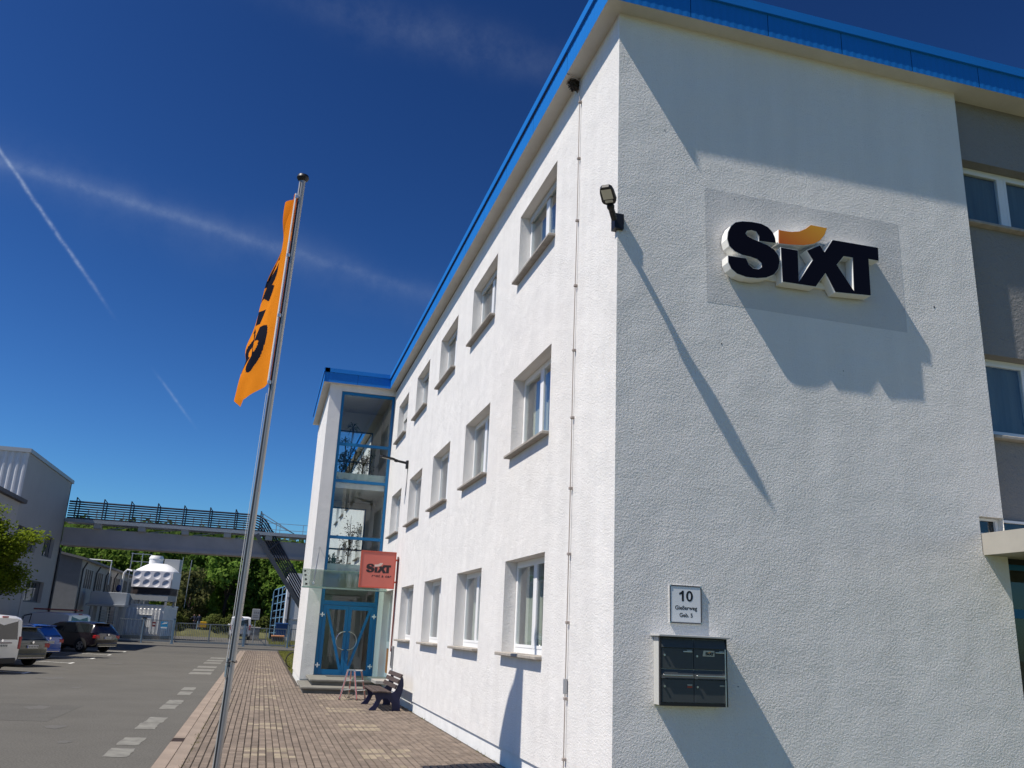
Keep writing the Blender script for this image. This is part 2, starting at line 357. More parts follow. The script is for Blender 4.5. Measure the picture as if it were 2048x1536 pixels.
flat('repair_patch', [(-9.6, 44.0), (-5.9, 43.6), (-5.9, 46.5), (-9.6, 46.9)], -0.0225, M_pat, road)

# gutter of pinkish concrete kerb stones
M_gut = mat('pink_concrete', (0.245, 0.195, 0.155), 0.88, var=0.14, vscale=1.8, bump=0.003, bscale=35, objr=0.07)
g = MB(); g.quad((-4.64, -6, -0.022), (-4.26, -6, -0.022), (-4.26, 53.4, -0.022), (-4.64, 53.4, -0.022))
gut = tag(g.build('gutter', mat('joint_dirt', (0.10, 0.085, 0.07), 0.95)), kind='structure')
q = MB(); q.bbox(-4.628, -4.452, -5.996, -5.004, -0.036, -0.006, 0.006); q0 = q.build('kerb_stone', M_gut, gut, at=(-4.54, -5.5, -0.006))
for c_ in range(2):
    for i in range(58):
        if c_ == 0 and i == 0: continue
        yy = -5.5 + i + c_ * 0.5
        if abs(yy - 6.55) < 0.72 and c_ == 0: continue
        k = link('kerb_stone', q0.data, gut, (-4.54 + 0.182 * c_, yy, -0.006 + 0.002 * c_ + random.uniform(-0.0015, 0.0015)))
for ya, yb in ((5.9, 6.36), (6.74, 7.24)):
    q = MB(); q.bbox(-4.628, -4.452, ya + 0.1, yb, -0.036, -0.0065, 0.006); q.build('kerb_stone', M_gut, gut)
dg = empty('drain_grate', (-4.52, 6.55, 0), 'small rusty drain grate set in the gutter beside the flagpole', 'drain grate')
q = MB(); q.box(-4.63, -4.43, 6.37, 6.39, -0.03, -0.004); q.box(-4.63, -4.43, 6.71, 6.73, -0.03, -0.004); q.box(-4.63, -4.615, 6.39, 6.71, -0.03, -0.004); q.box(-4.445, -4.43, 6.39, 6.71, -0.03, -0.004)
M_rust = mat('rusty_iron', (0.055, 0.036, 0.03), 0.8, var=0.35, vscale=20)
q.build('frame', M_rust, dg)
q = MB(); q.quad((-4.62, 6.38, -0.02), (-4.44, 6.38, -0.02), (-4.44, 6.72, -0.02), (-4.62, 6.72, -0.02)); q.build('sump', M_dark, dg)
for i in range(8): q = MB(); q.box(-4.61, -4.45, 6.405 + i * 0.038, 6.425 + i * 0.038, -0.018, -0.006); q.build('slat', M_rust, dg)

# paved footway: every stone a piece
PX0, NPC, PP, PR = -4.262, 41, 0.1035, 0.204
M_pv = mat('paver_concrete', (0.170, 0.134, 0.105), 0.9, var=0.16, vscale=1.7, bump=0.002, bscale=90, isl=0.2)
M_pvo = mat('paver_concrete_single', (0.170, 0.134, 0.105), 0.9, var=0.12, vscale=9, bump=0.002, bscale=90, objr=0.2)
M_py = mat('paver_yellow', (0.25, 0.207, 0.148), 0.9, var=0.12, vscale=9, bump=0.002, bscale=90, isl=0.18)
M_pyo = mat('paver_yellow_single', (0.25, 0.207, 0.148), 0.9, var=0.12, vscale=9, bump=0.002, bscale=90, objr=0.18)
g = MB(); g.quad((-4.262, -5, -0.016), (0.04, -5, -0.016), (0.04, 19.7, -0.016), (-4.262, 19.7, -0.016)); g.quad((-4.262, 19.7, -0.016), (-2.19, 19.7, -0.016), (-2.19, 53.4, -0.016), (-4.262, 53.4, -0.016))
pav = tag(g.build('pavement', mat('joint_sand', (0.055, 0.043, 0.033), 0.95, var=0.3, vscale=5)), kind='structure')
def paver(mb, x, y, z, mi, w=0.044, l=0.0985, b=0.005):
    mb.add([(x - w, y - l, z - 0.02), (x + w, y - l, z - 0.02), (x + w, y + l, z - 0.02), (x - w, y + l, z - 0.02), (x - w, y - l, z - b), (x + w, y - l, z - b), (x + w, y + l, z - b), (x - w, y + l, z - b),
            (x - w + b, y - l + b, z), (x + w - b, y - l + b, z), (x + w - b, y + l - b, z), (x - w + b, y + l - b, z)],
           [(0, 1, 5, 4), (1, 2, 6, 5), (2, 3, 7, 6), (3, 0, 4, 7), (4, 5, 9, 8), (5, 6, 10, 9), (6, 7, 11, 10), (7, 4, 8, 11), (8, 9, 10, 11)], mi)
pm = {}
for nm, mt in (('g', M_pvo), ('y', M_pyo)):
    q = MB(); paver(q, 0, 0, 0, 0); o = q.build('paver', mt, pav, at=(0, 0, 0)); pm[nm] = o.data; bpy.data.objects.remove(o)
def is_yellow(c, r, y):
    ph = (y - 4.75) % 3.4
    band = ph < 0.42 or 0.62 < ph < 1.02
    if not band: return random.random() < 0.006
    on = (7 + int((y - 4.75) // 3.4) % 2 <= c <= 12) or (23 <= c <= 29 and y < 17)
    edge = c in (7, 13, 23, 30)
    return (on and random.random() < 0.78) or (edge and random.random() < 0.35)
field = MB(); near = []
for c in range(NPC):
    x = PX0 + 0.052 + c * PP
    ymax = 53.2 if x < -2.25 else 19.4
    off = random.choice((0, 0, 0.1)) * 0.0
    r = 0; y = -4.8 + off
    while y < ymax:
        xx = x + 0.004 * sin(y * 0.7 + c) + random.uniform(-0.0015, 0.0015); z = random.uniform(-0.003, 0.003) - 0.004 * (0.5 + 0.5 * sin(x * 2.3 + y * 0.9))
        if not (y > 16.75 and x > -2.24):
            # the ones that show largest: nearest to the viewer inside the picture
            if 3.2 < y < 4.75: near.append((xx, y, z, is_yellow(c, r, y)))
            else: paver(field, xx, y, z, 1 if is_yellow(c, r, y) else 0)
        y += PR; r += 1
near.sort(key=lambda t: t[1]); 
for (x, y, z, yl) in near[:300]: link('paver', pm['y' if yl else 'g'], pav, (x, y, z))
for (x, y, z, yl) in near[300:]: paver(field, x, y, z, 1 if yl else 0)
fo = field.build('paver_field', [M_pv, M_py], pav, fix=False); fo['kind'] = 'stuff'

# grass beside the tower and beyond the gate
def grass(name, label, rects, n, h, c, c2):
    q = MB(); 
    for (x0, x1, y0, y1) in rects: q.quad((x0, y0, -0.012), (x1, y0, -0.012), (x1, y1, -0.012), (x0, y1, -0.012), 1)
    tot = sum((r[1] - r[0]) * (r[3] - r[2]) for r in rects)
    for (x0, x1, y0, y1) in rects:
        for _ in range(int(n * (x1 - x0) * (y1 - y0) / tot)):
            x, y = random.uniform(x0, x1), random.uniform(y0, y1); a = random.uniform(0, 2 * pi); hh = h * random.uniform(0.4, 1.3); w = 0.02 + h * 0.05
            dx, dy = cos(a) * w, sin(a) * w; bx, by = random.uniform(-1.5, 1.5) * hh, random.uniform(-1.5, 1.5) * hh
            q.add([(x - dx, y - dy, -0.02), (x + dx, y + dy, -0.02), (x + bx, y + by, hh)], [(0, 1, 2)])
    return tag(q.build(name, [leafmat(name + '_blade', c, c2), mat('thin_turf', (0.21, 0.19, 0.07), 0.95, var=0.3, vscale=5)], fix=False), label, 'grass', kind='stuff')
grass('grass_strip', 'dry grass strip between the footway and the blue tower', [(-2.18, 0, 27, 53.3)], 9000, 0.09, (0.26, 0.25, 0.08), (0.16, 0.20, 0.05))
grass('grass_verge', 'yellowish grass verge behind the swing gate', [(-2.6, 3, 66, 97)], 9000, 0.2, (0.27, 0.26, 0.09), (0.16, 0.19, 0.05))

# small weeds in the joint between gutter and paving and along the foot of the wall
q = MB(); random.seed(91)
for i in range(95):
    if i < 62: x, y = -4.262 + random.uniform(-0.02, 0.03), 3.2 + 46 * random.random() ** 1.4
    else: x, y = -0.01 - abs(random.gauss(0, 0.03)), random.uniform(3, 16.5)
    for k in range(random.randint(3, 9)):
        a_ = random.uniform(0, 2 * pi); l_ = random.uniform(0.02, 0.06); w_ = 0.006; X_, Y_ = x + random.gauss(0, 0.025), y + random.gauss(0, 0.06)
        q.add([(X_ - w_ * sin(a_), Y_ + w_ * cos(a_), -0.014), (X_ + w_ * sin(a_), Y_ - w_ * cos(a_), -0.014), (X_ + l_ * cos(a_), Y_ + l_ * sin(a_), l_ * random.uniform(0.2, 0.9))], [(0, 1, 2)])
tag(q.build('joint_weeds', leafmat('weed_leaf', (0.12, 0.13, 0.04), (0.16, 0.13, 0.06)), fix=False), 'sparse small weeds and dry litter in the paving joints', 'weeds', kind='stuff')
random.seed(7)

# ================================================================ OFFICE BUILDING
ob = empty('office_building', (0, 0, 0), 'white roughcast three storey office block with blue roof edge and glazed stair tower', 'building')
Y0, SP, WW = 2.415, 3.516, 1.99
BL = 47.0
rows = [(1.50, 2.856), (4.47, 5.777), (7.46, 8.712)]
cols = [0, 1, 2, 3, 4] + [6, 7, 8, 9, 10, 11]
holes = []; wins = []
for k in cols:
    ya = Y0 + k * SP
    for i, (a, b) in enumerate(rows):
        if k == 4 and i == 0: holes.append((ya, ya + WW, 0.36, b)); continue
        holes.append((ya, ya + WW, a, b)); wins.append((ya, a, b, k, i))
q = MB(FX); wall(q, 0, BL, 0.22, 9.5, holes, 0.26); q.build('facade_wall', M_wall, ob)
q = MB(FX); q.quad((0, -0.03, -0.05), (BL, -0.03, -0.05), (BL, -0.03, 0.24), (0, -0.03, 0.24)); q.quad((0, -0.03, 0.22), (BL, -0.03, 0.22), (BL, 0.0, 0.22), (0, 0.0, 0.22)); q.build('plinth', M_plinth, ob)
# end wall facing the viewer, with the cut-out for the porch transom
LX = 5.13
FE = FYf(0.0)
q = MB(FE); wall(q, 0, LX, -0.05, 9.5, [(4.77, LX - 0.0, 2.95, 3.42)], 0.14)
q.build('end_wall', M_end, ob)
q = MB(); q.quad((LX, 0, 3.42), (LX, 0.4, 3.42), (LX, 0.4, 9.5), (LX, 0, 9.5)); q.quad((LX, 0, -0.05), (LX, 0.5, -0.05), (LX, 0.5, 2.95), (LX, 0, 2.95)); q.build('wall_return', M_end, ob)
q = MB(FE)
wall(q, 1.154, 3.966, 5.684, 7.198, [], 0, 0, 0.0012)
q.build('paint_patch', M_patch, ob)
for (x, z, r) in ((1.33, 5.18, 0.011), (4.42, 6.10, 0.016), (1.56, 7.12, 0.009), (2.98, 5.05, 0.007), (1.42, 1.36, 0.008), (0.62, 7.9, 0.008), (3.3, 2.2, 0.006)):
    q = MB(FE); q.tube([(x, -0.004, z), (x, 0.0025, z)], [r, r * 0.8], 8); q.build('wall_plug', mat('plug_grey', (0.09, 0.09, 0.095), 0.7), ob)
# recessed bays to the right
FR = FYf(0.14)
rh = [(5.2, 7.0, 7.50, 8.52), (5.2, 7.0, 4.47, 5.62), (7.9, 9.9, 7.50, 8.52), (7.9, 9.9, 4.47, 5.62)]
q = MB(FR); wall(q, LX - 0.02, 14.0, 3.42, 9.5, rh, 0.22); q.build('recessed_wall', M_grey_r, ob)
q = MB(); q.quad((14, 0.14, -0.05), (14, BL, -0.05), (14, BL, 9.5), (14, 0.14, 9.5)); q.quad((0, BL, -0.05), (14, BL, -0.05), (14, BL, 9.5), (0, BL, 9.5)); q.build('rear_wall', M_wall, ob)
for z in (3.1, 6.1):
    q = MB(); q.box(0.3, 13.9, 0.5, BL - 0.1, z, z + 0.25); q.build('floor_slab', M_room, ob)
q = MB(); q.box(4.2, 4.3, 0.5, BL - 0.2, 0, 9.4); q.build('corridor_wall', M_room, ob)
for i in range(13):
    yy = 1.2 + i * SP
    if yy < BL - 1: q = MB(); q.box(0.3, 4.19, yy - 0.05, yy + 0.05, 0, 9.4); q.build('partition_wall', M_room, ob)

def window(parent, F, u0, u1, v0, v1, depth=0.19, mull=True, open_=False, blind=0.0, bside='l', top=0.0, shut=0.0, bo=0.16, bm=None):
    """two-leaf plastic window with sill; depth: how far the frame sits behind the wall face"""
    d = -depth
    fr = MB(F); t = 0.045; e = 0.004
    U0, U1, V0, V1 = u0 + e, u1 - e, v0 + 0.03, v1 - e
    for a in ((U0, U0 + t, V0, V1), (U1 - t, U1, V0, V1), (U0 + t, U1 - t, V1 - t, V1), (U0 + t, U1 - t, V0, V0 + t + 0.03)):
        fr.box(a[0], a[1], d - 0.06, d, a[2], a[3])
    um = (u0 + u1) / 2
    fr.box(um - 0.035, um + 0.035, d - 0.06, d + 0.004, V0 + t + 0.03, V1 - t)
    w = fr.build('window', M_white, parent)
    for (a, b) in ((U0 + t, um - 0.035), (um + 0.035, U1 - t)):
        s_ = MB(F); c, f = V0 + t + 0.03, V1 - t; k = 0.042; a, b, c, f = a + 0.003, b - 0.003, c + 0.003, f - 0.003
        for r in ((a, a + k, c, f), (b - k, b, c, f), (a + k, b - k, f - k, f), (a + k, b - k, c, c + k)): s_.box(r[0], r[1], d - 0.05, d + 0.005, r[2], r[3])
        s_.build('sash', M_white, w)
        s_ = MB(F); s_.box(a + k - 0.004, b - k + 0.004, d - 0.016, d - 0.010, c + k - 0.004, f - k + 0.004); s_.build('pane', M_glass, w)
    if blind > 0:
        s_ = MB(F); n = int((u1 - u0) * blind / 0.115)
        for i in range(n):
            c = (u1 - 0.12 - i * 0.115) if bside == 'r' else (u0 + 0.12 + i * 0.115)
            an = random.uniform(0.1, 0.3); dx, dn = 0.056 * cos(an), 0.056 * sin(an)
            s_.quad((c - dx, d - bo - dn, v0 + 0.12), (c + dx, d - bo + dn, v0 + 0.12), (c + dx, d - bo + dn, v1 - 0.05), (c - dx, d - bo - dn, v1 - 0.05))
        s_.build('blind', bm or M_blind, w)
    if shut > 0:
        s_ = MB(F); s_.box(u0 + 0.06, u1 - 0.06, d + 0.015, d + 0.03, v1 - shut, v1 - 0.02); s_.build('shutter', mat('roller_shutter', (0.5, 0.5, 0.48), 0.6), w)
    s_ = MB(F); z = v0 + 0.03
    s_.bbox(u0 - 0.012, u1 + 0.012, -depth - 0.02, 0.105, z - 0.045, z, 0.008)
    s_.build('sill', M_sill, w)
    return w
for (ya, a, b, k, i) in wins:
    bl = {(0, 0): 0.55, (0, 1): 0.62, (0, 2): 0.72, (1, 2): 0.5, (2, 2): 0.6}.get((k, i), random.choice((0.8, 0.9, 0.95)))
    w = window(ob, FX, ya, ya + WW, a, b, blind=bl, bside='r', shut=(0.13 if i == 2 else 0) + (0.4 if (k == 4 and i == 2) else 0))
for (a, b, c, d_) in rh:
    window(ob, FR, a, b, c, d_, depth=0.17, blind=0.98 if c > 6 else 0.8, bside='l', bo=0.07, bm=mat('teal_curtain', (0.16, 0.19, 0.19), 0.8, var=0.2, vscale=9, stretch=(1, 1, 0.05)))
# door with orange panel beside the tower
ya = Y0 + 4 * SP; yb = ya + WW
dr = MB(FX); d = -0.19
for r in ((ya + 0.004, ya + 0.075, 0.40, 2.85), (yb - 0.075, yb - 0.004, 0.40, 2.85), (ya + 0.075, yb - 0.075, 2.77, 2.85), (ya + 0.075, yb - 0.075, 0.40, 0.52), (ya + 0.075, yb - 0.075, 1.22, 1.40), (ya + 0.96, ya + 1.04, 0.52, 1.22), (ya + 0.96, ya + 1.04, 1.40, 2.77)):
    dr.box(r[0], r[1], d - 0.06, d, r[2], r[3])
door2 = tag(dr.build('door', M_white, ob), 'white glazed door with orange lower panels')
for a, b in ((ya + 0.075, ya + 0.96), (ya + 1.04, yb - 0.075)):
    q = MB(FX); q.box(a, b, d - 0.04, d - 0.02, 0.52, 1.22); q.build('panel', mat('orange_panel', (0.62, 0.22, 0.045), 0.5), door2)
    q = MB(FX); q.box(a, b, d - 0.04, d - 0.03, 1.40, 2.77); q.build('pane', M_glass, door2)
q = MB(FX); q.bbox(ya - 0.02, yb + 0.02, -0.24, 0.3, 0.30, 0.395, 0.012); q.build('door_step', M_conc, ob)

# eaves: soffit, sheet fascia, projecting cap; the line climbs a little along the long side
def eave(name_s, pts_out, pts_in, zs, cap=0.035, ribs=False, fh=0.33, ch=0.135):
    """pts_out/pts_in: polyline of fascia plane / wall plane; zs: soffit height per point"""
    q = MB()
    for i in range(len(pts_out) - 1):
        a, b, c, d = pts_in[i], pts_in[i + 1], pts_out[i + 1], pts_out[i]
        q.quad((*a, zs[i]), (*b, zs[i + 1]), (*c, zs[i + 1] - 0.012), (*d, zs[i] - 0.012))
    return q.build('soffit', M_soffit, ob)
OV = 0.235
TY = 19.66
zs0, zs1 = 9.475, 9.56
TX = -2.2
eave('s', [(14.3, -OV), (-OV, -OV), (-OV, TY - OV), (TX - OV, TY - OV), (TX - OV, 26.2), (0, 26.2)],
     [(14.3, 0.5), (0, 0), (0, TY), (TX, TY), (TX, 26.0), (0, 26.0)], [zs0, zs0, zs1, zs1, zs1, zs1])
eave('s', [(-OV, 26.3), (-OV, BL + OV)], [(0, 26.0), (0, BL)], [zs1, zs1])
def fascia(a, b, za, zb, n, panels):
    """fascia sheets between a and b (plan points), outward normal n; separate sheets with ribs, a cap rail above"""
    a, b, n = Vector((*a, 0)), Vector((*b, 0)), Vector((*n, 0)); L = (b - a).length; t = (b - a) / L
    for i in range(panels):
        s0, s1 = L * i / panels + 0.004, L * (i + 1) / panels - 0.004; q = MB(); k = max(2, int((s1 - s0) / 0.11)); P = []
        for j in range(k * 2 + 1):
            s = s0 + (s1 - s0) * j / (k * 2); o = 0.0 if j % 2 == 0 else 0.0025
            z = za + (zb - za) * s / L; p = a + t * s + n * o
            P += [(p.x, p.y, z - 0.02), (p.x, p.y, z + 0.335)]
        q.add(P, [(2 * j, 2 * j + 2, 2 * j + 3, 2 * j + 1) for j in range(k * 2)]); q.build('fascia_sheet', M_fascia, ob)
    q = MB(); c = 0.036
    P = []
    for (p, z, e) in ((a, za, -1), (b, zb, 1)):
        for (o, dz) in ((-0.16, 0.32), (c, 0.32), (c, 0.455), (-0.16, 0.47)): v = p + n * o + t * e * c * 0.0; P.append((v.x, v.y, z + dz))
    q.add(P, [(0, 1, 5, 4), (1, 2, 6, 5), (2, 3, 7, 6), (0, 3, 2, 1), (4, 5, 6, 7)]); q.build('fascia_cap', M_fascia, ob)
fascia((-OV, -OV), (14.3, -OV), zs0, zs0, (0, -1), 13)
fascia((-OV, -OV - 0.036), (-OV, TY - OV), zs0, zs1, (-1, 0), 12)
fascia((TX - OV, TY - OV), (-OV, TY - OV), zs1, zs1, (0, -1), 2)
fascia((TX - OV, TY - OV - 0.036), (TX - OV, 26.25), zs1, zs1, (-1, 0), 4)
fascia((-OV, 26.25), (-OV, BL + OV), zs1, zs1, (-1, 0), 10)
q = MB(); q.quad((-OV - 0.02, -OV - 0.02, 9.80), (14.3, -OV - 0.02, 9.80), (14.3, BL, 9.86), (-OV - 0.02, BL, 9.86)); q.quad((TX - OV, TY - OV, 9.87), (0, TY - OV, 9.87), (0, 26.2, 9.87), (TX - OV, 26.2, 9.87)); q.build('roof', mat('roof_felt', (0.06, 0.06, 0.06), 0.95), ob)

# ---- stair tower
q = MB(); q.box(TX, TX + 0.40, TY, 26.0, 0.20, 9.6); q.build('tower_wall', M_wall, ob)
q = MB(); q.box(TX + 0.03, TX + 0.385, TY + 0.03, 25.97, -0.05, 0.22); q.build('tower_plinth', M_plinth, ob)
q = MB(); q.box(TX + 0.4, 0, TY, TY + 0.25, 9.36, 9.6); q.box(TX + 0.4, 0, TY + 0.24, 26.0, 9.45, 9.6); q.build('tower_lintel', M_wall, ob)
for z in (3.18, 6.12):
    q = MB(); q.box(TX + 0.4, -0.01, TY + 0.12, 23.0, z, z + 0.24); q.build('landing_slab', M_room, ob)
q = MB(FYf(23.0)); wall(q, TX + 0.4, 0, 0, 9.45, [(-1.62, -0.30, 3.78, 5.92), (-1.62, -0.30, 6.95, 8.76)], 0.15); q.build('tower_rear_wall', M_room, ob)
for (a, b) in ((3.78, 5.92), (6.95, 8.76)):
    q = MB(FYf(23.05)); 
    for r in ((-1.62, -1.57, a, b), (-0.35, -0.30, a, b), (-1.57, -0.35, a, a + 0.05), (-1.57, -0.35, b - 0.05, b), (-1.57, -0.35, a + 0.62, a + 0.68)): q.box(r[0], r[1], -0.05, 0.0, r[2], r[3])
    w = q.build('rear_window', M_blue, ob)
    q = MB(FYf(23.05)); q.box(-1.57, -0.35, -0.03, -0.02, a + 0.05, b - 0.05); q.build('pane', M_tglass, w)
# curtain-wall frame at the front
FT = FYf(TY + 0.06)
xa, xb = TX + 0.41, -0.012
q = MB(FT)
for r in ((xa, xa + 0.085, 3.36, 9.35), (xb - 0.085, xb, 3.36, 9.35), (xa + 0.085, xb - 0.085, 9.25, 9.35), (xa + 0.085, xb - 0.085, 3.36, 3.46)): q.box(r[0], r[1], -0.07, 0.0, r[2], r[3])
cw = q.build('glazing_frame', M_blue, ob)
for z in (4.48, 6.30, 7.52): q = MB(FT); q.box(xa + 0.085, xb - 0.085, -0.065, -0.004, z, z + 0.095); q.build('glazing_bar', M_blue, cw)
for (a, b) in ((3.46, 4.48), (4.575, 6.30), (6.395, 7.52), (7.615, 9.25)):
    q = MB(FT); q.box(xa + 0.085, xb - 0.085, -0.04, -0.03, a, b); q.build('pane', M_tglass, cw)
for z in (3.46, 6.40):   # frosted strip in front of each landing edge
    q = MB(FT); q.box(xa + 0.09, xb - 0.09, -0.13, -0.11, z, z + 0.24); q.build('landing_edge', mat('pale_green_film', (0.45, 0.52, 0.47), 0.5), cw)
# entrance door: two leaves with diagonal bars, transom light above
q = MB(FT)
for r in ((xa - 0.0, xa + 0.10, 0.33, 3.34), (xb - 0.10, xb, 0.33, 3.34), (xa + 0.10, xb - 0.10, 2.42, 2.55), (xa + 0.10, xb - 0.10, 3.24, 3.34)): q.box(r[0], r[1], -0.08, 0.0, r[2], r[3])
door = tag(q.build('door', M_blue, ob), 'blue double entrance door with diagonal bars')
q = MB(FT); q.box(xa + 0.10, xb - 0.10, -0.05, -0.04, 2.55, 3.24); q.build('transom_pane', M_tglass, door)
xm = (xa + xb) / 2
for s, (a, b) in ((1, (xa + 0.104, xm - 0.003)), (-1, (xm + 0.003, xb - 0.104))):
    q = MB(FT)
    for r in ((a, a + 0.10, 0.34, 2.41), (b - 0.10, b, 0.34, 2.41), (a + 0.10, b - 0.10, 2.29, 2.41), (a + 0.10, b - 0.10, 0.34, 0.50)): q.box(r[0], r[1], -0.06, 0.012, r[2], r[3])
    q.build('leaf_frame', M_blue, door)
    q = MB(FT); q.box(a + 0.10, b - 0.10, -0.03, -0.02, 0.50, 2.29); q.build('pane', M_tglass, door)
    o, i = (a + 0.06, b - 0.08) if s > 0 else (b - 0.06, a + 0.08)
    q = MB(FT); w = 0.055 * s
    q.prism([[(o, 2.36), (o + 1.6 * w, 2.36), (i + w * 0.6, 0.42), (i - 1.0 * w, 0.42)]], -0.012, 0.018); q.build('diagonal_bar', M_blue, door)
    hx = xm - s * 0.045; q = MB(FT); pts = [(hx, 0.012, 1.62)] + [(hx - s * (0.02 + 0.25 * sin(pi * t / 12)), 0.07, 1.36 + 0.27 * cos(pi * t / 12)) for t in range(13)] + [(hx, 0.012, 1.10)]
    q.tube(pts, 0.016, 8); q.build('handle', M_steel, door, smooth=True)
    for z in (0.62, 2.12):
        hx2 = (a - 0.02) if s > 0 else (b + 0.02); q = MB(FT); q.tube([(hx2, 0.03, z - 0.07), (hx2, 0.03, z + 0.07)], 0.016, 8); q.bbox(hx2 - 0.07, hx2 + 0.07, 0.012, 0.028, z - 0.02, z + 0.02, 0.004); q.build('hinge', M_white, door)
# lobby behind the door
q = MB(); q.box(TX + 0.42, -0.03, TY + 0.2, 22.8, 0.28, 0.31); q.build('lobby_floor', mat('lobby_tile', (0.18, 0.17, 0.16), 0.5), ob)
q = MB(); q.box(-0.75, -0.1, 22.6, 22.75, 0.31, 2.4); q.build('lobby_noticeboard', mat('lobby_board', (0.55, 0.53, 0.5), 0.6), ob)

# steps
st = empty('entrance_steps', (-1.1, 18, 0), 'two grey stone steps below the blue entrance door', 'steps')
q = MB(); q.bbox(-2.27, 0.0, 16.75, 19.65, 0.10, 0.165, 0.015); q.box(-2.21, -0.02, 16.85, 19.64, -0.02, 0.10); q.build('step', mat('step_stone', (0.19, 0.18, 0.155), 0.85, var=0.15, vscale=4, bump=0.003, bscale=30), st)
q = MB(); q.bbox(-2.02, -0.0, 17.45, 19.65, 0.265, 0.33, 0.015); q.box(-1.95, -0.02, 17.55, 19.64, 0.16, 0.268); q.build('step', mat('step_stone', (0.19, 0.18, 0.155), 0.85, var=0.15, vscale=4, bump=0.003, bscale=30), st)
q = MB(); q.box(-1.45, -0.35, 18.9, 19.6, 0.328, 0.342); q.build('door_mat', mat('coir', (0.08, 0.075, 0.07), 0.95), st)

# glass canopy over the entrance
gc = empty('glass_canopy', (-1.3, 18.4, 3.2), 'sloping green glass canopy above the blue entrance door', 'canopy')
A0, A1, B0, B1 = (-2.50, 17.15, 2.83), (-0.13, 17.15, 2.85), (-2.46, 19.6, 3.46), (-0.02, 19.6, 3.46)
q = MB(); q.add([A0, A1, B1, B0] + [(p[0], p[1], p[2] + 0.018) for p in (A0, A1, B1, B0)], [(0, 1, 2, 3), (4, 5, 6, 7), (0, 1, 5, 4), (1, 2, 6, 5), (2, 3, 7, 6), (3, 0, 4, 7)]); q.build('pane', M_cglass, gc)
q = MB(); q.bbox(-2.52, -0.12, 17.13, 17.16, 2.80, 2.835, 0.004); q.build('edge_strip', mat('green_glass_edge', (0.22, 0.32, 0.27), 0.3), gc)
q = MB(); q.box(-2.45, -0.03, 19.58, 19.655, 3.42, 3.47); q.build('wall_clamp', M_alu, gc)
for (x, xt) in ((-2.18, -2.0), (-0.45, -0.06)):
    q = MB(); q.tube([(xt, 19.66, 4.18), (x, 17.55, 2.96)], 0.012, 8); q.build('tie_rod', M_steel, gc, smooth=True)
    q = MB(); q.lathe([(0.03, 0), (0.03, 0.05), (0.012, 0.07)], 10, (x, 17.55, 2.93)); q.build('rod_fixing', M_steel, gc)
for i in range(4):
    y = 17.45 + i * 0.6; z = 2.83 + (y - 17.15) * 0.257
    q = MB(); q.box(-2.42, -2.36, y - 0.03, y + 0.03, z - 0.02, z + 0.04); q.build('point_fixing', M_black, gc)

# porch at the right edge
pc = empty('porch_canopy', (6.4, -0.8, 3), 'grey concrete porch slab at the right edge of the end wall', 'canopy')
q = MB(); q.box(4.78, 8.6, -2.2, 0.139, 2.95, 3.21); q.build('slab', mat('porch_concrete', (0.34, 0.32, 0.28), 0.8, var=0.08, vscale=2), pc)
q = MB(FR); q.box(LX, 9.0, -0.5, -0.4, -0.05, 2.95); q.build('porch_back_wall', M_dark, ob)
q = MB(FYf(0.12)); 
for r in ((4.775, 4.80, 3.21, 3.415), (4.80, 9, 3.385, 3.415), (4.80, 9, 3.212, 3.235), (5.09, 5.13, 3.235, 3.385), (6.2, 6.24, 3.235, 3.385)): q.box(r[0], r[1], 0, 0.03, r[2], r[3])
tw = q.build('transom_window', M_white, ob)
q = MB(FYf(0.13)); q.box(4.80, 9.0, 0, 0.006, 3.235, 3.385); q.build('pane', M_glass, tw)
q = MB(FYf(0.2)); q.box(4.7, 9.0, -0.1, -0.08, 2.9, 3.5); q.build('transom_back', M_dark, tw)
q = MB(FYf(0.36))
for r in ((LX + 0.004, LX + 0.10, 0, 2.94), (LX + 0.1, 7.2, 2.84, 2.94), (LX + 0.1, 7.2, 2.25, 2.36), (7.1, 7.2, 0, 2.84), (6.1, 6.2, 0, 2.25)): q.box(r[0], r[1], -0.06, 0.0, r[2], r[3])
pd = tag(q.build('door', M_blue, ob), 'blue framed side door under the porch slab')
q = MB(FYf(0.38)); q.box(LX + 0.1, 7.1, 0, 0.008, 0, 2.84); q.build('pane', M_tglass, pd)

# ================================================================ THINGS ON AND BESIDE THE BUILDING
# lightning conductor with clips
lc = empty('lightning_conductor', (0, 1.38, 0.5), 'thin wire lightning conductor running down the long wall near its corner', 'conductor')
pts = [(-0.235, 1.38, 9.47), (-0.03, 1.38, 9.40), (-0.028, 1.385, 9.1), (-0.028, 1.37, 7), (-0.028, 1.39, 5.6), (-0.028, 1.375, 3.2), (-0.028, 1.385, 1.3), (-0.028, 1.38, 0.2), (-0.01, 1.38, -0.01)]
q = MB(); q.tube(pts, 0.0065, 6); q.build('wire', mat('weathered_wire', (0.38, 0.33, 0.29), 0.6, 0.3), lc, smooth=True)
for z in (9.05, 8.15, 7.2, 6.25, 5.35, 4.45, 3.55, 2.75, 1.95, 1.1, 0.45):
    q = MB(); q.bbox(-0.045, 0.005, 1.36, 1.40, z - 0.016, z + 0.016, 0.004); q.build('clip', mat('clip_plastic', (0.33, 0.28, 0.25), 0.6), lc)
q = MB(); q.bbox(-0.05, -0.012, 1.36, 1.40, 1.15, 1.32, 0.004); q.build('test_joint', M_galv, lc)
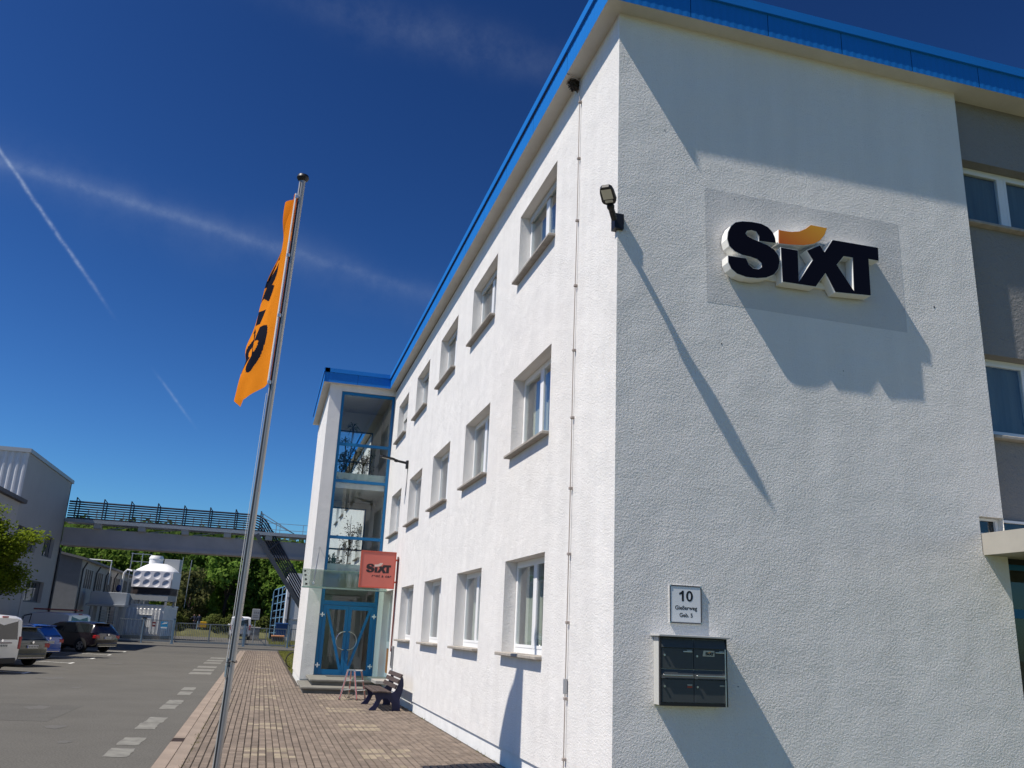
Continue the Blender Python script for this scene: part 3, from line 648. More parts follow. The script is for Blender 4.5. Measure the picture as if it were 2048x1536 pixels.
# bird's nest under the soffit
q = MB(); random.seed(11)
for i in range(150):
    a = random.uniform(0, 2 * pi); r = 0.085 * sqrt(random.random()); h = random.uniform(-0.13, 0.0); rr = r * (1 + h * 3.5)
    c = Vector((-0.07 + rr * cos(a), 1.52 + rr * sin(a) * 1.1, 9.47 + h)); d = Vector((random.gauss(0, 1), random.gauss(0, 1), random.gauss(0, 0.4))).normalized() * 0.04
    q.bar(c - d, c + d, 0.009, 0.009)
tag(q.build('bird_nest', mat('mud_straw', (0.05, 0.04, 0.032), 0.95, isl=0.4)), 'dark mud bird nest stuck under the eaves above the lightning conductor', 'nest')

# lamps
def lamp(name, label, base, ang, tilt, L, corner):
    """LED area lamp on a short arm; ang: plan direction of the arm, tilt: rise of the arm"""
    r = empty(name, base, label, 'lamp')
    d = Vector((cos(ang) * cos(tilt), sin(ang) * cos(tilt), sin(tilt))); side = Vector((-sin(ang), cos(ang), 0)); n = side.cross(d) * -1
    if n.z > 0: n = -n       # n: down-facing normal of the head
    b = Vector(base)
    q = MB(); q.tube([b, b + d * L * 0.22, b + d * L * 0.55], [0.036, 0.036, 0.032], 10); q.build('arm', M_black, r, smooth=True)
    q = MB(); q.tube([b + d * L * 0.42, b + d * L * 0.5, b + d * L * 0.58], [0.04, 0.046, 0.038], 12); q.build('joint', M_black, r, smooth=True)
    h0, h1 = b + d * L * 0.55, b + d * L * 1.25; P = []
    prof = [(0, 0.03), (0.1, 0.07), (0.22, 0.085), (0.7, 0.08), (0.9, 0.068), (1.0, 0.04)]
    for dz in (0.0, 0.045):
        for t, w in prof: P.append(h0.lerp(h1, t) + side * w - n * dz)
        for t, w in reversed(prof): P.append(h0.lerp(h1, t) - side * w - n * dz)
    k = 12; q = MB(); q.add(P, [tuple(range(k)), tuple(range(k, 2 * k))] + [(i, (i + 1) % k, k + (i + 1) % k, k + i) for i in range(k)]); q.build('head', M_black, r)
    a, c = h0.lerp(h1, 0.34), h0.lerp(h1, 0.88); q = MB(); w = 0.058; e = n * 0.004
    q.quad(a + side * w + e, c + side * w + e, c - side * w + e, a - side * w + e); q.build('diffuser', mat('led_diffuser', (0.62, 0.6, 0.52), 0.4), r)
    a, c = h0.lerp(h1, 0.15), h0.lerp(h1, 0.30); q = MB(); w = 0.045
    q.quad(a + side * w + e, c + side * w + e, c - side * w + e, a - side * w + e); q.build('sensor_window', mat('led_label', (0.55, 0.54, 0.5), 0.3), r)
    q = MB()
    if corner:
        z0, z1 = base[2] - 0.10, base[2] + 0.09
        for (x0, x1, y0, y1) in ((-0.055, -0.03, -0.055, 0.06), (-0.03, 0.06, -0.055, -0.03), (-0.03, -0.002, -0.03, 0.06), (-0.002, 0.06, -0.03, -0.002)): q.box(x0, x1, y0, y1, z0, z1)
    else: q.bbox(-0.07, 0.0, base[1] - 0.06, base[1] + 0.06, base[2] - 0.16, base[2] + 0.07, 0.008)
    q.build('bracket', M_black, r)
    return r
lamp('wall_lamp', 'black lamp on an angled bracket at the building corner', (-0.07, -0.07, 6.52), radians(234), radians(22), 0.38, True)
lamp('wall_lamp', 'small black lamp on the long wall beside the stair tower', (-0.05, 15.49, 6.33), radians(180), radians(8), 0.62, False)
q = MB(); q.tube([(-0.012, 15.47, 6.18), (-0.012, 15.5, 5.4)], 0.007, 6); tag(q.build('lamp_cable', M_black), 'thin black cable below the lamp beside the stair tower', 'cable')

# ---- big logo letters
# outlines of the sign letters, traced from image pixels onto the wall plane, metres (along the wall, height)
DEP = 0.165
LOGO = {
 's': [(2.021, 6.519), (2.012, 6.597), (1.98, 6.67), (1.914, 6.728), (1.822, 6.756), (1.693, 6.758), (1.565, 6.743), (1.468, 6.711), (1.407, 6.652), (1.364, 6.562), (1.351, 6.466), (1.374, 6.377), (1.445, 6.318), (1.549, 6.284), (1.654, 6.279), (1.748, 6.262), (1.802, 6.223), (1.806, 6.173), (1.758, 6.14), (1.69, 6.14), (1.635, 6.18), (1.604, 6.256), (1.355, 6.252), (1.355, 6.16), (1.39, 6.085), (1.471, 6.027), (1.591, 6.004), (1.738, 6.011), (1.866, 6.039), (1.975, 6.097), (2.039, 6.186), (2.063, 6.287), (2.046, 6.371), (1.991, 6.437), (1.907, 6.479), (1.801, 6.506), (1.695, 6.532), (1.628, 6.556), (1.608, 6.583), (1.63, 6.617), (1.689, 6.637), (1.75, 6.627), (1.783, 6.578), (1.782, 6.509)],
 't': [(2.08, 6.483), (2.324, 6.482), (2.311, 6.065), (2.522, 6.383), (2.441, 6.5), (2.641, 6.608), (2.702, 6.525), (2.827, 6.711), (3.499, 6.718), (3.493, 6.526), (3.343, 6.527), (3.335, 6.03), (2.817, 5.997), (2.696, 6.229), (2.546, 6.027), (2.082, 6.02)],
 'h': [(2.87, 6.373), (2.977, 6.505), (3.102, 6.507), (3.089, 6.061)],
 'w': [(2.063, 6.716), (2.146, 6.714), (2.245, 6.72), (2.356, 6.746), (2.443, 6.796), (2.523, 6.864), (2.765, 6.862), (2.722, 6.757), (2.653, 6.666), (2.558, 6.603), (2.411, 6.558), (2.235, 6.535), (2.053, 6.523)],
}
lg = empty('logo_sign', (2.4, 0, 6.0), 'big black 3D letters with white sides and an orange swoosh on the end wall', 'sign')
M_face = M_blackgloss; M_ret = mat('white_letter_return', (0.82, 0.81, 0.77), 0.5, var=0.05, vscale=4)
m_or = bpy.data.materials.new('orange_gradient_print'); m_or.use_nodes = True
nn, ll = m_or.node_tree.nodes, m_or.node_tree.links; tcn = nn.new('ShaderNodeTexCoord'); sx = nn.new('ShaderNodeSeparateXYZ'); ll.new(tcn.outputs['Generated'], sx.inputs[0])
cr = nn.new('ShaderNodeValToRGB'); cr.color_ramp.elements[0].color = (0.62, 0.12, 0.01, 1); cr.color_ramp.elements[1].color = (0.82, 0.36, 0.025, 1)
mt_ = nn.new('ShaderNodeMath'); mt_.operation = 'MULTIPLY_ADD'; mt_.inputs[1].default_value = 0.55; ll.new(sx.outputs[0], mt_.inputs[0])
mt2 = nn.new('ShaderNodeMath'); mt2.operation = 'MULTIPLY'; mt2.inputs[1].default_value = 0.6; ll.new(sx.outputs[2], mt2.inputs[0]); ll.new(mt2.outputs[0], mt_.inputs[2])
ll.new(mt_.outputs[0], cr.inputs[0]); ll.new(cr.outputs[0], nn['Principled BSDF'].inputs['Base Color']); nn['Principled BSDF'].inputs['Roughness'].default_value = 0.25
for nm, loops, fm in (('letter', [LOGO['s']], M_face), ('joined_letters', [LOGO['t'], LOGO['h']], M_face), ('swoosh', [LOGO['w']], m_or)):
    q = MB(FE); q.prism(loops, 0.02, DEP - 0.006); body = q.build(nm, M_ret, lg)
    q = MB(FE)
    sh = []
    for lp in loops:
        n = len(lp); A = sum(lp[i][0] * lp[(i + 1) % n][1] - lp[(i + 1) % n][0] * lp[i][1] for i in range(n)); s = 1 if A > 0 else -1
        if lp is LOGO['h']: s = -s
        o = []
        for i in range(n):
            p, c, r = Vector(lp[i - 1]), Vector(lp[i]), Vector(lp[(i + 1) % n]); e1, e2 = (c - p).normalized(), (r - c).normalized()
            n1, n2 = Vector((-e1.y, e1.x)) * s, Vector((-e2.y, e2.x)) * s; m_ = (n1 + n2); m_ = m_.normalized() / max(0.5, m_.normalized().dot(n1))
            o.append(tuple(c + m_ * 0.0065))
        sh.append(o)
    q.prism(sh, DEP - 0.010, DEP); q.build('face', fm, body)
q = MB(FE); q.box(1.75, 3.35, 0.004, 0.035, 6.08, 6.16); q.build('mounting_rail', M_ret, lg)

# ---- house number plate
hp = empty('number_plate', (0.83, 0, 2.18), 'white house number plate reading 10 above the letterboxes', 'sign')
q = MB(FE); q.bbox(0.628, 1.005, 0.002, 0.0145, 1.975, 2.37, 0.003); q.build('backing', M_white, hp)
q = MB(FE)
for r in ((0.628, 0.642, 1.975, 2.37), (0.991, 1.005, 1.975, 2.37), (0.642, 0.991, 1.975, 1.989), (0.642, 0.991, 2.356, 2.37)): q.box(r[0], r[1], 0.0148, 0.018, r[2], r[3])
q.build('border', mat('grey_edge', (0.10, 0.10, 0.11), 0.5), hp)
q = MB(FE)
q.prism([[(0.795, 2.205), (0.795, 2.315), (0.775, 2.315), (0.768, 2.302), (0.742, 2.290), (0.742, 2.270), (0.772, 2.278), (0.772, 2.205)]], 0.0146, 0.0158)
ring = lambda rx, rz: [(0.862 + rx * cos(2 * pi * k / 24), 2.26 + rz * sin(2 * pi * k / 24)) for k in range(24)]
q.prism([ring(0.040, 0.056), ring(0.017, 0.037)], 0.0146, 0.0158)
M_bprint = mat('black_print', (0.008, 0.008, 0.01), 0.5)
q.build('house_number', M_bprint, hp, fix=False)
q = MB(FE); text_mesh(q, 'Gießerweg', 0.058, 0.82, 2.135, 0.0155, bold=0.0012); q.build('street_name', M_bprint, hp, fix=False)
q = MB(FE); text_mesh(q, 'Geb. 5', 0.058, 0.82, 2.06, 0.0155, bold=0.0012); q.build('building_number', M_bprint, hp, fix=False)
for x in (0.637, 0.996):
    for z in (1.985, 2.36): q = MB(FE); q.box(x - 0.008, x + 0.008, 0.018, 0.021, z - 0.008, z + 0.008); q.build('screw', M_steel, hp)

# ---- letterbox unit
lb = empty('letterbox_unit', (0.86, 0, 1.15), 'dark grey block of four letterboxes on the end wall', 'letterbox')
M_anth = mat('anthracite_metal', (0.058, 0.065, 0.065), 0.5, var=0.05)
MBX0, MBX1, MBZ0, MBZ1, D = 0.445, 1.205, 1.165, 1.835, 0.165
q = MB(FE); q.box(MBX0 + 0.004, MBX1 - 0.004, 0.002, D - 0.02, MBZ0 + 0.004, MBZ1 - 0.002); q.build('cabinet', mat('grey_cabinet', (0.45, 0.45, 0.43), 0.5), lb)
q = MB(FE)
for r in ((MBX0, MBX0 + 0.014, MBZ0, MBZ1), (MBX1 - 0.014, MBX1, MBZ0, MBZ1), (MBX0 + 0.014, MBX1 - 0.014, MBZ0, MBZ0 + 0.03), (MBX0 + 0.014, MBX1 - 0.014, MBZ1 - 0.014, MBZ1)): q.box(r[0], r[1], D - 0.03, D + 0.004, r[2], r[3])
q.build('surround', M_black, lb)
q = MB(FE); q.bbox(MBX0 - 0.03, MBX1 + 0.02, -0.005, D + 0.045, MBZ1 + 0.001, MBZ1 + 0.022, 0.004); q.build('rain_cover', mat('grey_cover', (0.42, 0.42, 0.41), 0.4), lb)
q = MB(FE); q.box(MBX1 - 0.03, MBX1 - 0.018, 0.01, D + 0.01, MBZ0 + 0.0, MBZ1 - 0.1); q.build('edge_trim', M_alu, lb)
xm_ = (MBX0 + MBX1) / 2; zm_ = 1.52
for ix, (a, b) in enumerate(((MBX0 + 0.016, xm_ - 0.003), (xm_ + 0.003, MBX1 - 0.016))):
    for iz, (c, d_) in enumerate(((MBZ0 + 0.033, zm_ - 0.003), (zm_ + 0.003, MBZ1 - 0.016))):
        q = MB(FE); q.bbox(a, b, D - 0.02, D, c, d_ - 0.095, 0.003); dd = q.build('door', M_anth, lb)
        q = MB(FE); q.add([(a, D - 0.002, d_ - 0.092), (b, D - 0.002, d_ - 0.092), (b, D + 0.012, d_ - 0.088), (a, D + 0.012, d_ - 0.088), (a, D - 0.012, d_ - 0.002), (b, D - 0.012, d_ - 0.002)], [(0, 1, 2, 3), (3, 2, 5, 4), (0, 3, 4), (1, 5, 2), (0, 4, 5, 1)]); q.build('flap', M_anth, dd)
        q = MB(FE)
        if iz == 0: q.bbox(a + 0.018, b - 0.018, D + 0.014, D + 0.024, d_ - 0.062, d_ - 0.05, 0.002)
        else: q.bbox(b - 0.12, b - 0.02, D + 0.008, D + 0.018, d_ - 0.13, d_ - 0.118, 0.002)
        q.build('grip', M_alu, dd)
        q = MB(FE); q.bbox(b - 0.075, b - 0.02, D + 0.001, D + 0.006, d_ - 0.155 + (0.035 if iz else 0.0), d_ - 0.14 + (0.035 if iz else 0), 0.001); q.build('name_plate', mat('nameplate', (0.36, 0.36, 0.28), 0.4), dd)
        q = MB(FE); q.tube([(a + 0.03, D, d_ - 0.165), (a + 0.03, D + 0.014, d_ - 0.165)], 0.011, 10); q.build('lock', M_steel, dd)
    if ix == 0: q = MB(FE); q.bbox(b - 0.075, b - 0.02, D + 0.001, D + 0.004, zm_ - 0.178, zm_ - 0.160, 0.001); q.build('red_sticker', mat('red_sticker', (0.35, 0.06, 0.03), 0.5), lb)
q = MB(FE); a, b, c, d_ = xm_ + 0.10, xm_ + 0.235, 1.655, 1.712
q.prism([[(a, c), (b, c), (b, d_), (a + 0.012, d_)]], D + 0.0005, D + 0.003, 0)
def logo_flat(q, ca, cb, w, dep, mi=0, mi2=1):
    """the same letters flat, centred, width w"""
    al = LOGO['s'] + LOGO['t'] + LOGO['w']; x0, x1 = min(p[0] for p in al), max(p[0] for p in al); z0, z1 = min(p[1] for p in al), max(p[1] for p in al); s = w / (x1 - x0)
    f = lambda lp: [((p[0] - (x0 + x1) / 2) * s + ca, (p[1] - (z0 + z1) / 2) * s + cb) for p in lp]
    for lps, m_ in (([LOGO['s']], mi), ([LOGO['t'], LOGO['h']], mi), ([LOGO['w']], mi2)): q.prism([f(l) for l in lps], dep, dep + 0.0012, m_)
logo_flat(q, (a + b) / 2 + 0.012, (c + d_) / 2, 0.095, D + 0.0032, 1, 2)
q.build('sticker', [mat('pale_sticker', (0.55, 0.53, 0.40), 0.5), M_black, mat('print_orange', (0.75, 0.28, 0.02), 0.5)], lb)

# ---- small wall panel and hanging sign
ip = empty('intercom_panel', (0, 15.55, 0.8), 'narrow grey panel on the wall between the bench and the hanging sign', 'panel')
q = MB(FX); q.bbox(15.42, 15.66, 0.002, 0.05, 0.78, 1.34, 0.006); q.build('housing', mat('panel_grey', (0.25, 0.25, 0.25), 0.5), ip)
q = MB(FX); q.box(15.45, 15.63, 0.05, 0.054, 0.84, 1.28); q.build('cover', mat('panel_dark', (0.07, 0.07, 0.075), 0.3), ip)
hsn = empty('hanging_sign', (-0.5, 15.8, 2.8), 'faded red square sign with black lettering hanging from the long wall', 'sign')
FS = FYf(15.74)
M_red = mat('faded_red_sign', (0.60, 0.155, 0.115), 0.45, var=0.04, vscale=2)
q = MB(FS); q.bbox(-1.06, -0.10, -0.14, 0.0, 2.84, 3.83, 0.012); q.build('light_box', M_red, hsn)
q = MB(FS)
for r in ((-1.065, -1.035, 2.835, 3.835), (-0.125, -0.095, 2.835, 3.835), (-1.035, -0.125, 2.835, 2.865), (-1.035, -0.125, 3.805, 3.835)): q.box(r[0], r[1], -0.03, 0.010, r[2], r[3])
q.build('rim', mat('red_rim', (0.52, 0.10, 0.06), 0.4), hsn)
q = MB(FS); logo_flat(q, -0.56, 3.38, 0.68, 0.001, 0, 1); text_mesh(q, 'rent a car', 0.105, -0.47, 3.165, 0.0022, 0, bold=0.004, spread=1.25, shear=0.15)
q.build('lettering', [mat('dark_sign_print', (0.03, 0.018, 0.02), 0.4), mat('pale_swoosh', (0.72, 0.55, 0.46), 0.4)], hsn, fix=False)
q = MB(); q.tube([(-0.035, 15.8, 1.19), (-0.035, 15.8, 3.72)], 0.022, 8); q.build('wall_tube', mat('red_brown_tube', (0.16, 0.05, 0.04), 0.5), hsn, smooth=True)
for z in (3.62, 3.02): q = MB(); q.bar((-0.12, 15.8, z), (0.0, 15.8, z), 0.03, 0.05); q.build('arm', mat('red_rim', (0.52, 0.10, 0.06), 0.4), hsn)

# ---- bench against the wall
bn = empty('park_bench', (-0.5, 12.95, 0), 'brown plank bench with dark blue cast legs against the long wall', 'bench')
M_plank = mat('bench_plank', (0.062, 0.044, 0.038), 0.75, var=0.25, vscale=6, stretch=(8, 0.6, 8), objr=0.15, bump=0.002, bscale=60)
M_cast = mat('navy_cast', (0.006, 0.008, 0.045), 0.4)
by0, by1 = 11.95, 13.95
for i, (x, z) in enumerate(((-0.86, 0.405), (-0.755, 0.412), (-0.65, 0.408), (-0.545, 0.40))):
    q = MB(); q.bbox(x - 0.047, x + 0.047, by0, by1, z - 0.017, z + 0.017, 0.006); q.build('seat_plank', M_plank, bn)
for i in range(3):
    z = 0.52 + i * 0.115; x = -0.40 + i * 0.055; t = Vector((0.43, 0, 0.9)).normalized() * 0.047; n = Vector((0.9, 0, -0.43)) * 0.017
    q = MB(); c = Vector((x, 0, z)); P = [c - t - n, c + t - n, c + t + n, c - t + n]
    q.add([(p.x, by0, p.z) for p in P] + [(p.x, by1, p.z) for p in P], [(0, 1, 2, 3), (4, 7, 6, 5), (0, 1, 5, 4), (1, 2, 6, 5), (2, 3, 7, 6), (3, 0, 4, 7)]); q.build('back_plank', M_plank, bn)
leg = [(-0.90, 0.385), (-0.90, 0.36), (-0.84, 0.33), (-0.80, 0.22), (-0.86, 0.10), (-0.95, 0.02), (-0.95, 0.0), (-0.80, 0.0), (-0.73, 0.12), (-0.69, 0.22), (-0.62, 0.26), (-0.52, 0.24), (-0.45, 0.16), (-0.42, 0.06), (-0.43, 0.0), (-0.24, 0.0), (-0.25, 0.10), (-0.27, 0.25), (-0.22, 0.40), (-0.20, 0.55), (-0.215, 0.68), (-0.24, 0.74), (-0.262, 0.74), (-0.30, 0.62), (-0.355, 0.48), (-0.39, 0.42), (-0.43, 0.385)]
for y in (12.15, 13.72):
    q = MB(); k = len(leg)
    tr = tessellate_polygon([[Vector((p[0], p[1], 0)) for p in leg]])
    q.add([(p[0], y - 0.03, p[1]) for p in leg] + [(p[0], y + 0.03, p[1]) for p in leg], [tuple(t) for t in tr] + [tuple(i + k for i in t) for t in tr] + [(i, (i + 1) % k, k + (i + 1) % k, k + i) for i in range(k)])
    q.build('leg', M_cast, bn)

# ---- step ladder
sd = empty('step_ladder', (-1.0, 15.0, 0), 'small aluminium step ladder with red striped rails in front of the bench', 'ladder')
M_strip = mat('red_strip', (0.50, 0.16, 0.13), 0.6, var=0.2, vscale=6)
Z1 = 0.70
def rail(a, b):
    q = MB(); q.bar(a, b, 0.040, 0.06, 0, (0, 1, 0)); o = q.build('rail', M_alu, sd)
    return o
F0, F1, R0, R1 = Vector((-1.38, 14.86, 0)), Vector((-0.95, 14.82, 0)), Vector((-1.10, 15.38, 0)), Vector((-0.69, 15.18, 0))
t0, t1, t2, t3 = Vector((-1.22, 14.98, Z1)), Vector((-1.05, 14.96, Z1)), Vector((-1.12, 15.13, Z1)), Vector((-0.86, 15.06, Z1))
for a, b in ((F0, t0), (F1, t1), (R0, t2), (R1, t3)):
    o = rail(a, b); q = MB(); q.bar(a + Vector((0, -0.033, 0.02)), b + Vector((0, -0.033, -0.02)), 0.022, 0.006, 0, (0, 1, 0)); q.build('stripe', M_strip, o)
    q = MB(); q.bbox(a.x - 0.028, a.x + 0.028, a.y - 0.03, a.y + 0.03, 0.0, 0.03, 0.006); q.build('foot', M_black, o)
for f in (0.33, 0.66):
    for a, b, c, d_ in ((F0, t0, R0, t2), (F1, t1, R1, t3)):
        p, r = a.lerp(b, f), c.lerp(d_, f); q = MB(); q.bar(p, r, 0.075, 0.022); q.build('tread', M_alu, sd)
q = MB(); q.add([t0 + Vector((-.03, -.03, 0)), t1 + Vector((.03, -.03, 0)), t3 + Vector((.03, .03, 0)), t2 + Vector((-.03, .03, 0))] + [p + Vector((0, 0, 0.03)) for p in (t0 + Vector((-.03, -.03, 0)), t1 + Vector((.03, -.03, 0)), t3 + Vector((.03, .03, 0)), t2 + Vector((-.03, .03, 0)))], [(0, 1, 2, 3), (4, 5, 6, 7), (0, 1, 5, 4), (1, 2, 6, 5), (2, 3, 7, 6), (3, 0, 4, 7)]); q.build('top_platform', M_alu, sd)
q = MB(); q.tube([F0.lerp(t0, 0.3), (-1.2, 15.0, 0.03), R1.lerp(t3, 0.3)], 0.006, 6); q.build('spreader_strap', mat('strap', (0.09, 0.07, 0.06), 0.8), sd)

# ---- flagpole and flag
PB, PT = Vector((-3.815, 2.5, -0.02)), Vector((-3.665, 2.5, 7.70))
fp = empty('flagpole', PB, 'tall aluminium flagpole leaning slightly on the footway edge', 'flagpole')
q = MB(); n = 20; R_ = 0.043; P = []
pd_ = (PT - PB).normalized(); ga = radians(240)   # groove on the left-hand side as seen from the camera
for (c, ln) in ((PB, 0), (PT, 1)):
    for k in range(n):
        a = ga + 2 * pi * (k + 0.5) / n; r = R_ if k not in (n - 1,) else R_
        P.append(c + Vector((cos(a) * r, sin(a) * r, 0)))
q.add(P, [(k, k + 1, n + k + 1, n + k) for k in range(n - 1)])
e0 = n - 1; a0, a1 = P[e0], P[0]; b0, b1 = P[n + e0], P[n]
inn = Vector((cos(ga) * 0.022, sin(ga) * 0.022, 0))
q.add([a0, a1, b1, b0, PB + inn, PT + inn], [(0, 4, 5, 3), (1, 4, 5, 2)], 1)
q.add([p for p in P[n:]], [tuple(range(n))])
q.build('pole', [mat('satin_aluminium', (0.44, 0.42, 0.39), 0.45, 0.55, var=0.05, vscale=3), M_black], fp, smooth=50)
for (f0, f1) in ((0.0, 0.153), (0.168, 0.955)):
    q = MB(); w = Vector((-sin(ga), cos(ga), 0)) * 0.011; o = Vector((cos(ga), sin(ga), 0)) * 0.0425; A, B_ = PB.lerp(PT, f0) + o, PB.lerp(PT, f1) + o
    q.quad(A - w, A + w, B_ + w, B_ - w); q.build('groove_shade_strip', M_black, fp)  # flat black strip paints the shade inside the pole's groove
q = MB(); q.lathe([(0.045, -0.02), (0.07, 0.0), (0.085, 0.03), (0.075, 0.065), (0.03, 0.085)], 18, PT); q.build('cap', M_black, fp, smooth=True)
z = PB.lerp(PT, 0.16); q = MB(); q.tube([z + Vector((-0.05, -0.02, -0.05)), z + Vector((-0.05, -0.02, 0.16))], 0.012, 8); q.build('halyard_cleat', M_alu, fp)
q = MB(); q.tube([z + Vector((0.05 * cos(a) * 1.25, 0.05 * sin(a) * 1.25, 0.12 + 0.01 * sin(3 * a))) for a in [2 * pi * k / 16 for k in range(17)]], 0.005, 6); q.build('halyard_loop', M_black, fp)
q = MB(); o = Vector((-0.058, -0.03, 0)); q.tube([PB.lerp(PT, 0.17) + o, PB.lerp(PT, 0.45) + o, PB.lerp(PT, 0.6) + o], 0.004, 6); q.build('halyard', mat('cord_white', (0.6, 0.6, 0.58), 0.8), fp)
# flag: long vertical banner blowing away from the camera, folds running down it
NU, NV = 84, 250
fz0, fz1 = 4.76, 7.46
def flagpt(u, v):
    """u from hoist to fly, v from bottom to top"""
    z = fz0 + (fz1 - fz0) * v; p = PB.lerp(PT, (z - PB.z) / (PT.z - PB.z))
    W = 1.12 * (1 - 0.93 * max(0, (v - 0.66) / 0.34) ** 1.25)
    sag = 0.10 * (1 - v) + 0.02
    fold = sin(u * 6.6 + v * 3.2 + 0.5) * 0.10 * u ** 0.7 * (0.6 + 0.5 * sin(v * 7.5 + 1)) + 0.05 * sin(u * 13 - v * 7 + 1.2 * sin(v * 11)) * u + 0.018 * sin(u * 9 + v * 31) * u * (1 - u)
    lean = -0.13 - 0.27 * (1 - v) - 0.05 * sin(v * 4)
    x = p.x - 0.055 + lean * u * W + fold
    y = p.y - 0.035 + u * W * 0.93 + 0.05 * sin(v * 9 + u * 4) * u
    z = z - u * (0.10 * (1 - v) ** 1.5 + 0.05) + 0.045 * sin(u * 9) * u - 0.25 * u * u * max(0, v - 0.7)
    return (x, y, z)
def inpoly(x, y, lp):
    c = False; n = len(lp)
    for i in range(n):
        (x1, y1), (x2, y2) = lp[i], lp[i - 1]
        if (y1 > y) != (y2 > y) and x < (x2 - x1) * (y - y1) / (y2 - y1) + x1: c = not c
    return c
al = LOGO['s'] + LOGO['t'] + LOGO['w']; lx0, lx1 = min(p[0] for p in al), max(p[0] for p in al); lz0, lz1 = min(p[1] for p in al), max(p[1] for p in al)
q = MB(); V = [flagpt(i / NU, j / NV) for j in range(NV + 1) for i in range(NU + 1)]; F = []; MI = []
for j in range(NV):
    for i in range(NU):
        F.append((j * (NU + 1) + i, j * (NU + 1) + i + 1, (j + 1) * (NU + 1) + i + 1, (j + 1) * (NU + 1) + i))
        u, v = (i + 0.5) / NU, (j + 0.5) / NV
        a = lx0 + (v - 0.13) / 0.74 * (lx1 - lx0); b = lz0 + (1.0 - u) / 0.80 * (lz1 - lz0)
        MI.append(1 if (inpoly(a, b, LOGO['s']) or (inpoly(a, b, LOGO['t']) and not inpoly(a, b, LOGO['h']))) else 0)
q.v = V; q.f = F; q.m = MI
def clothmat(name, c, tr):
    m = bpy.data.materials.new(name); m.use_nodes = True; n, l = m.node_tree.nodes, m.node_tree.links; n.clear()
    o = n.new('ShaderNodeOutputMaterial'); mx = n.new('ShaderNodeMixShader'); d = n.new('ShaderNodeBsdfDiffuse'); t = n.new('ShaderNodeBsdfTranslucent'); d.inputs[0].default_value = (*c, 1); t.inputs[0].default_value = (*c, 1); mx.inputs[0].default_value = tr
    l.new(d.outputs[0], mx.inputs[1]); l.new(t.outputs[0], mx.inputs[2]); l.new(mx.outputs[0], o.inputs[0]); return m
fl = empty('flag', (PB.x, PB.y, fz0), 'tall orange banner flag with black lettering on the flagpole', 'flag')
q.build('cloth', [clothmat('orange_flag_cloth', (0.80, 0.255, 0.02), 0.45), clothmat('black_flag_print', (0.012, 0.013, 0.022), 0.15)], fl, smooth=180, fix=False)
q = MB(); q.tube([Vector(flagpt(0, v / 20)) + Vector((-0.004, -0.006, 0)) for v in range(21)], 0.011, 6); q.build('hoist_tape', mat('tape_white', (0.75, 0.74, 0.72), 0.8), fl)
for v in (0.0, 0.34, 0.66, 0.985):
    p = Vector(flagpt(0, v)); q = MB(); q.bbox(p.x - 0.012, p.x + 0.035, p.y - 0.02, p.y + 0.02, p.z - 0.03, p.z + 0.02, 0.004); q.build('clip', M_alu, fl)

# ---- pot plants on the landings of the stair tower
M_pot = mat('terracotta', (0.22, 0.10, 0.07), 0.8); M_lf = leafmat('houseplant_leaf', (0.035, 0.07, 0.02), (0.02, 0.045, 0.015)); M_stem = mat('plant_stem', (0.09, 0.07, 0.05), 0.9)
def leafq(q, c, d, L, w, droop=0.3):
    d = d.normalized(); s = d.cross(Vector((0, 0, 1)));
    if s.length < 0.1: s = Vector((1, 0, 0))
    s = s.normalized() * w; e = c + d * L + Vector((0, 0, -droop * L)); mI = c + d * L * 0.5
    q.add([c, mI + s, e, mI - s], [(0, 1, 2, 3)])
def plant(name, label, x, y, z, kind, h):
    r = empty(name, (x, y, z), label, 'plant')
    q = MB(); q.lathe([(0.10, 0), (0.15, 0.26), (0.16, 0.27), (0.14, 0.27)], 14, (x, y, z)); q.build('pot', M_pot, r, smooth=True)
    s_ = MB(); l_ = MB()
    if kind == 'ficus':
        for b in range(9):
            t = 0.45 + 0.55 * b / 8; c0 = Vector((x, y, z + h * t * 0.55)); a = b * 2.4; e = c0 + Vector((cos(a) * 0.30, sin(a) * 0.18, h * 0.30 * random.uniform(0.6, 1.2)))
            s_.tube([c0, c0.lerp(e, 0.5) + Vector((0, 0, 0.04)), e], [0.012, 0.008, 0.004], 5)
            for k in range(22): leafq(l_, c0.lerp(e, random.uniform(0.2, 1.05)) + Vector((random.gauss(0, .06), random.gauss(0, .05), random.gauss(0, .06))), Vector((random.gauss(0, 1), random.gauss(0, 1), random.gauss(0, .4))), 0.11, 0.028)
        s_.tube([(x, y, z + 0.2), (x + 0.02, y, z + h * 0.4), (x, y, z + h * 0.95)], [0.02, 0.016, 0.006], 6)
    elif kind == 'yucca':
        for (dx, hh) in ((0.0, 0.95), (-0.22, 0.7), (0.18, 0.55)):
            c = Vector((x + dx, y, z + h * hh)); s_.tube([(x, y, z + 0.2), (x + dx * 0.7, y, z + h * hh * 0.6), c], [0.022, 0.018, 0.015], 6)
            for k in range(34): leafq(l_, c, Vector((random.gauss(0, 1), random.gauss(0, 0.8), random.uniform(-0.5, 1.1))), 0.36, 0.016, 0.5)
    else:
        for k in range(230):
            d = Vector((random.gauss(0, 1), random.gauss(0, 0.7), random.gauss(0, 0.9))); c = Vector((x, y, z + h * 0.6)) + Vector((random.gauss(0, 0.17), random.gauss(0, 0.1), random.gauss(0, h * 0.22))); leafq(l_, c, d, 0.13, 0.035)
        for k in range(6): s_.tube([(x, y, z + 0.2), (x + random.uniform(-.2, .2), y, z + h * 0.9)], 0.007, 5)
    s_.build('stem', M_stem, r); l_.build('leaves', M_lf, r, fix=False)
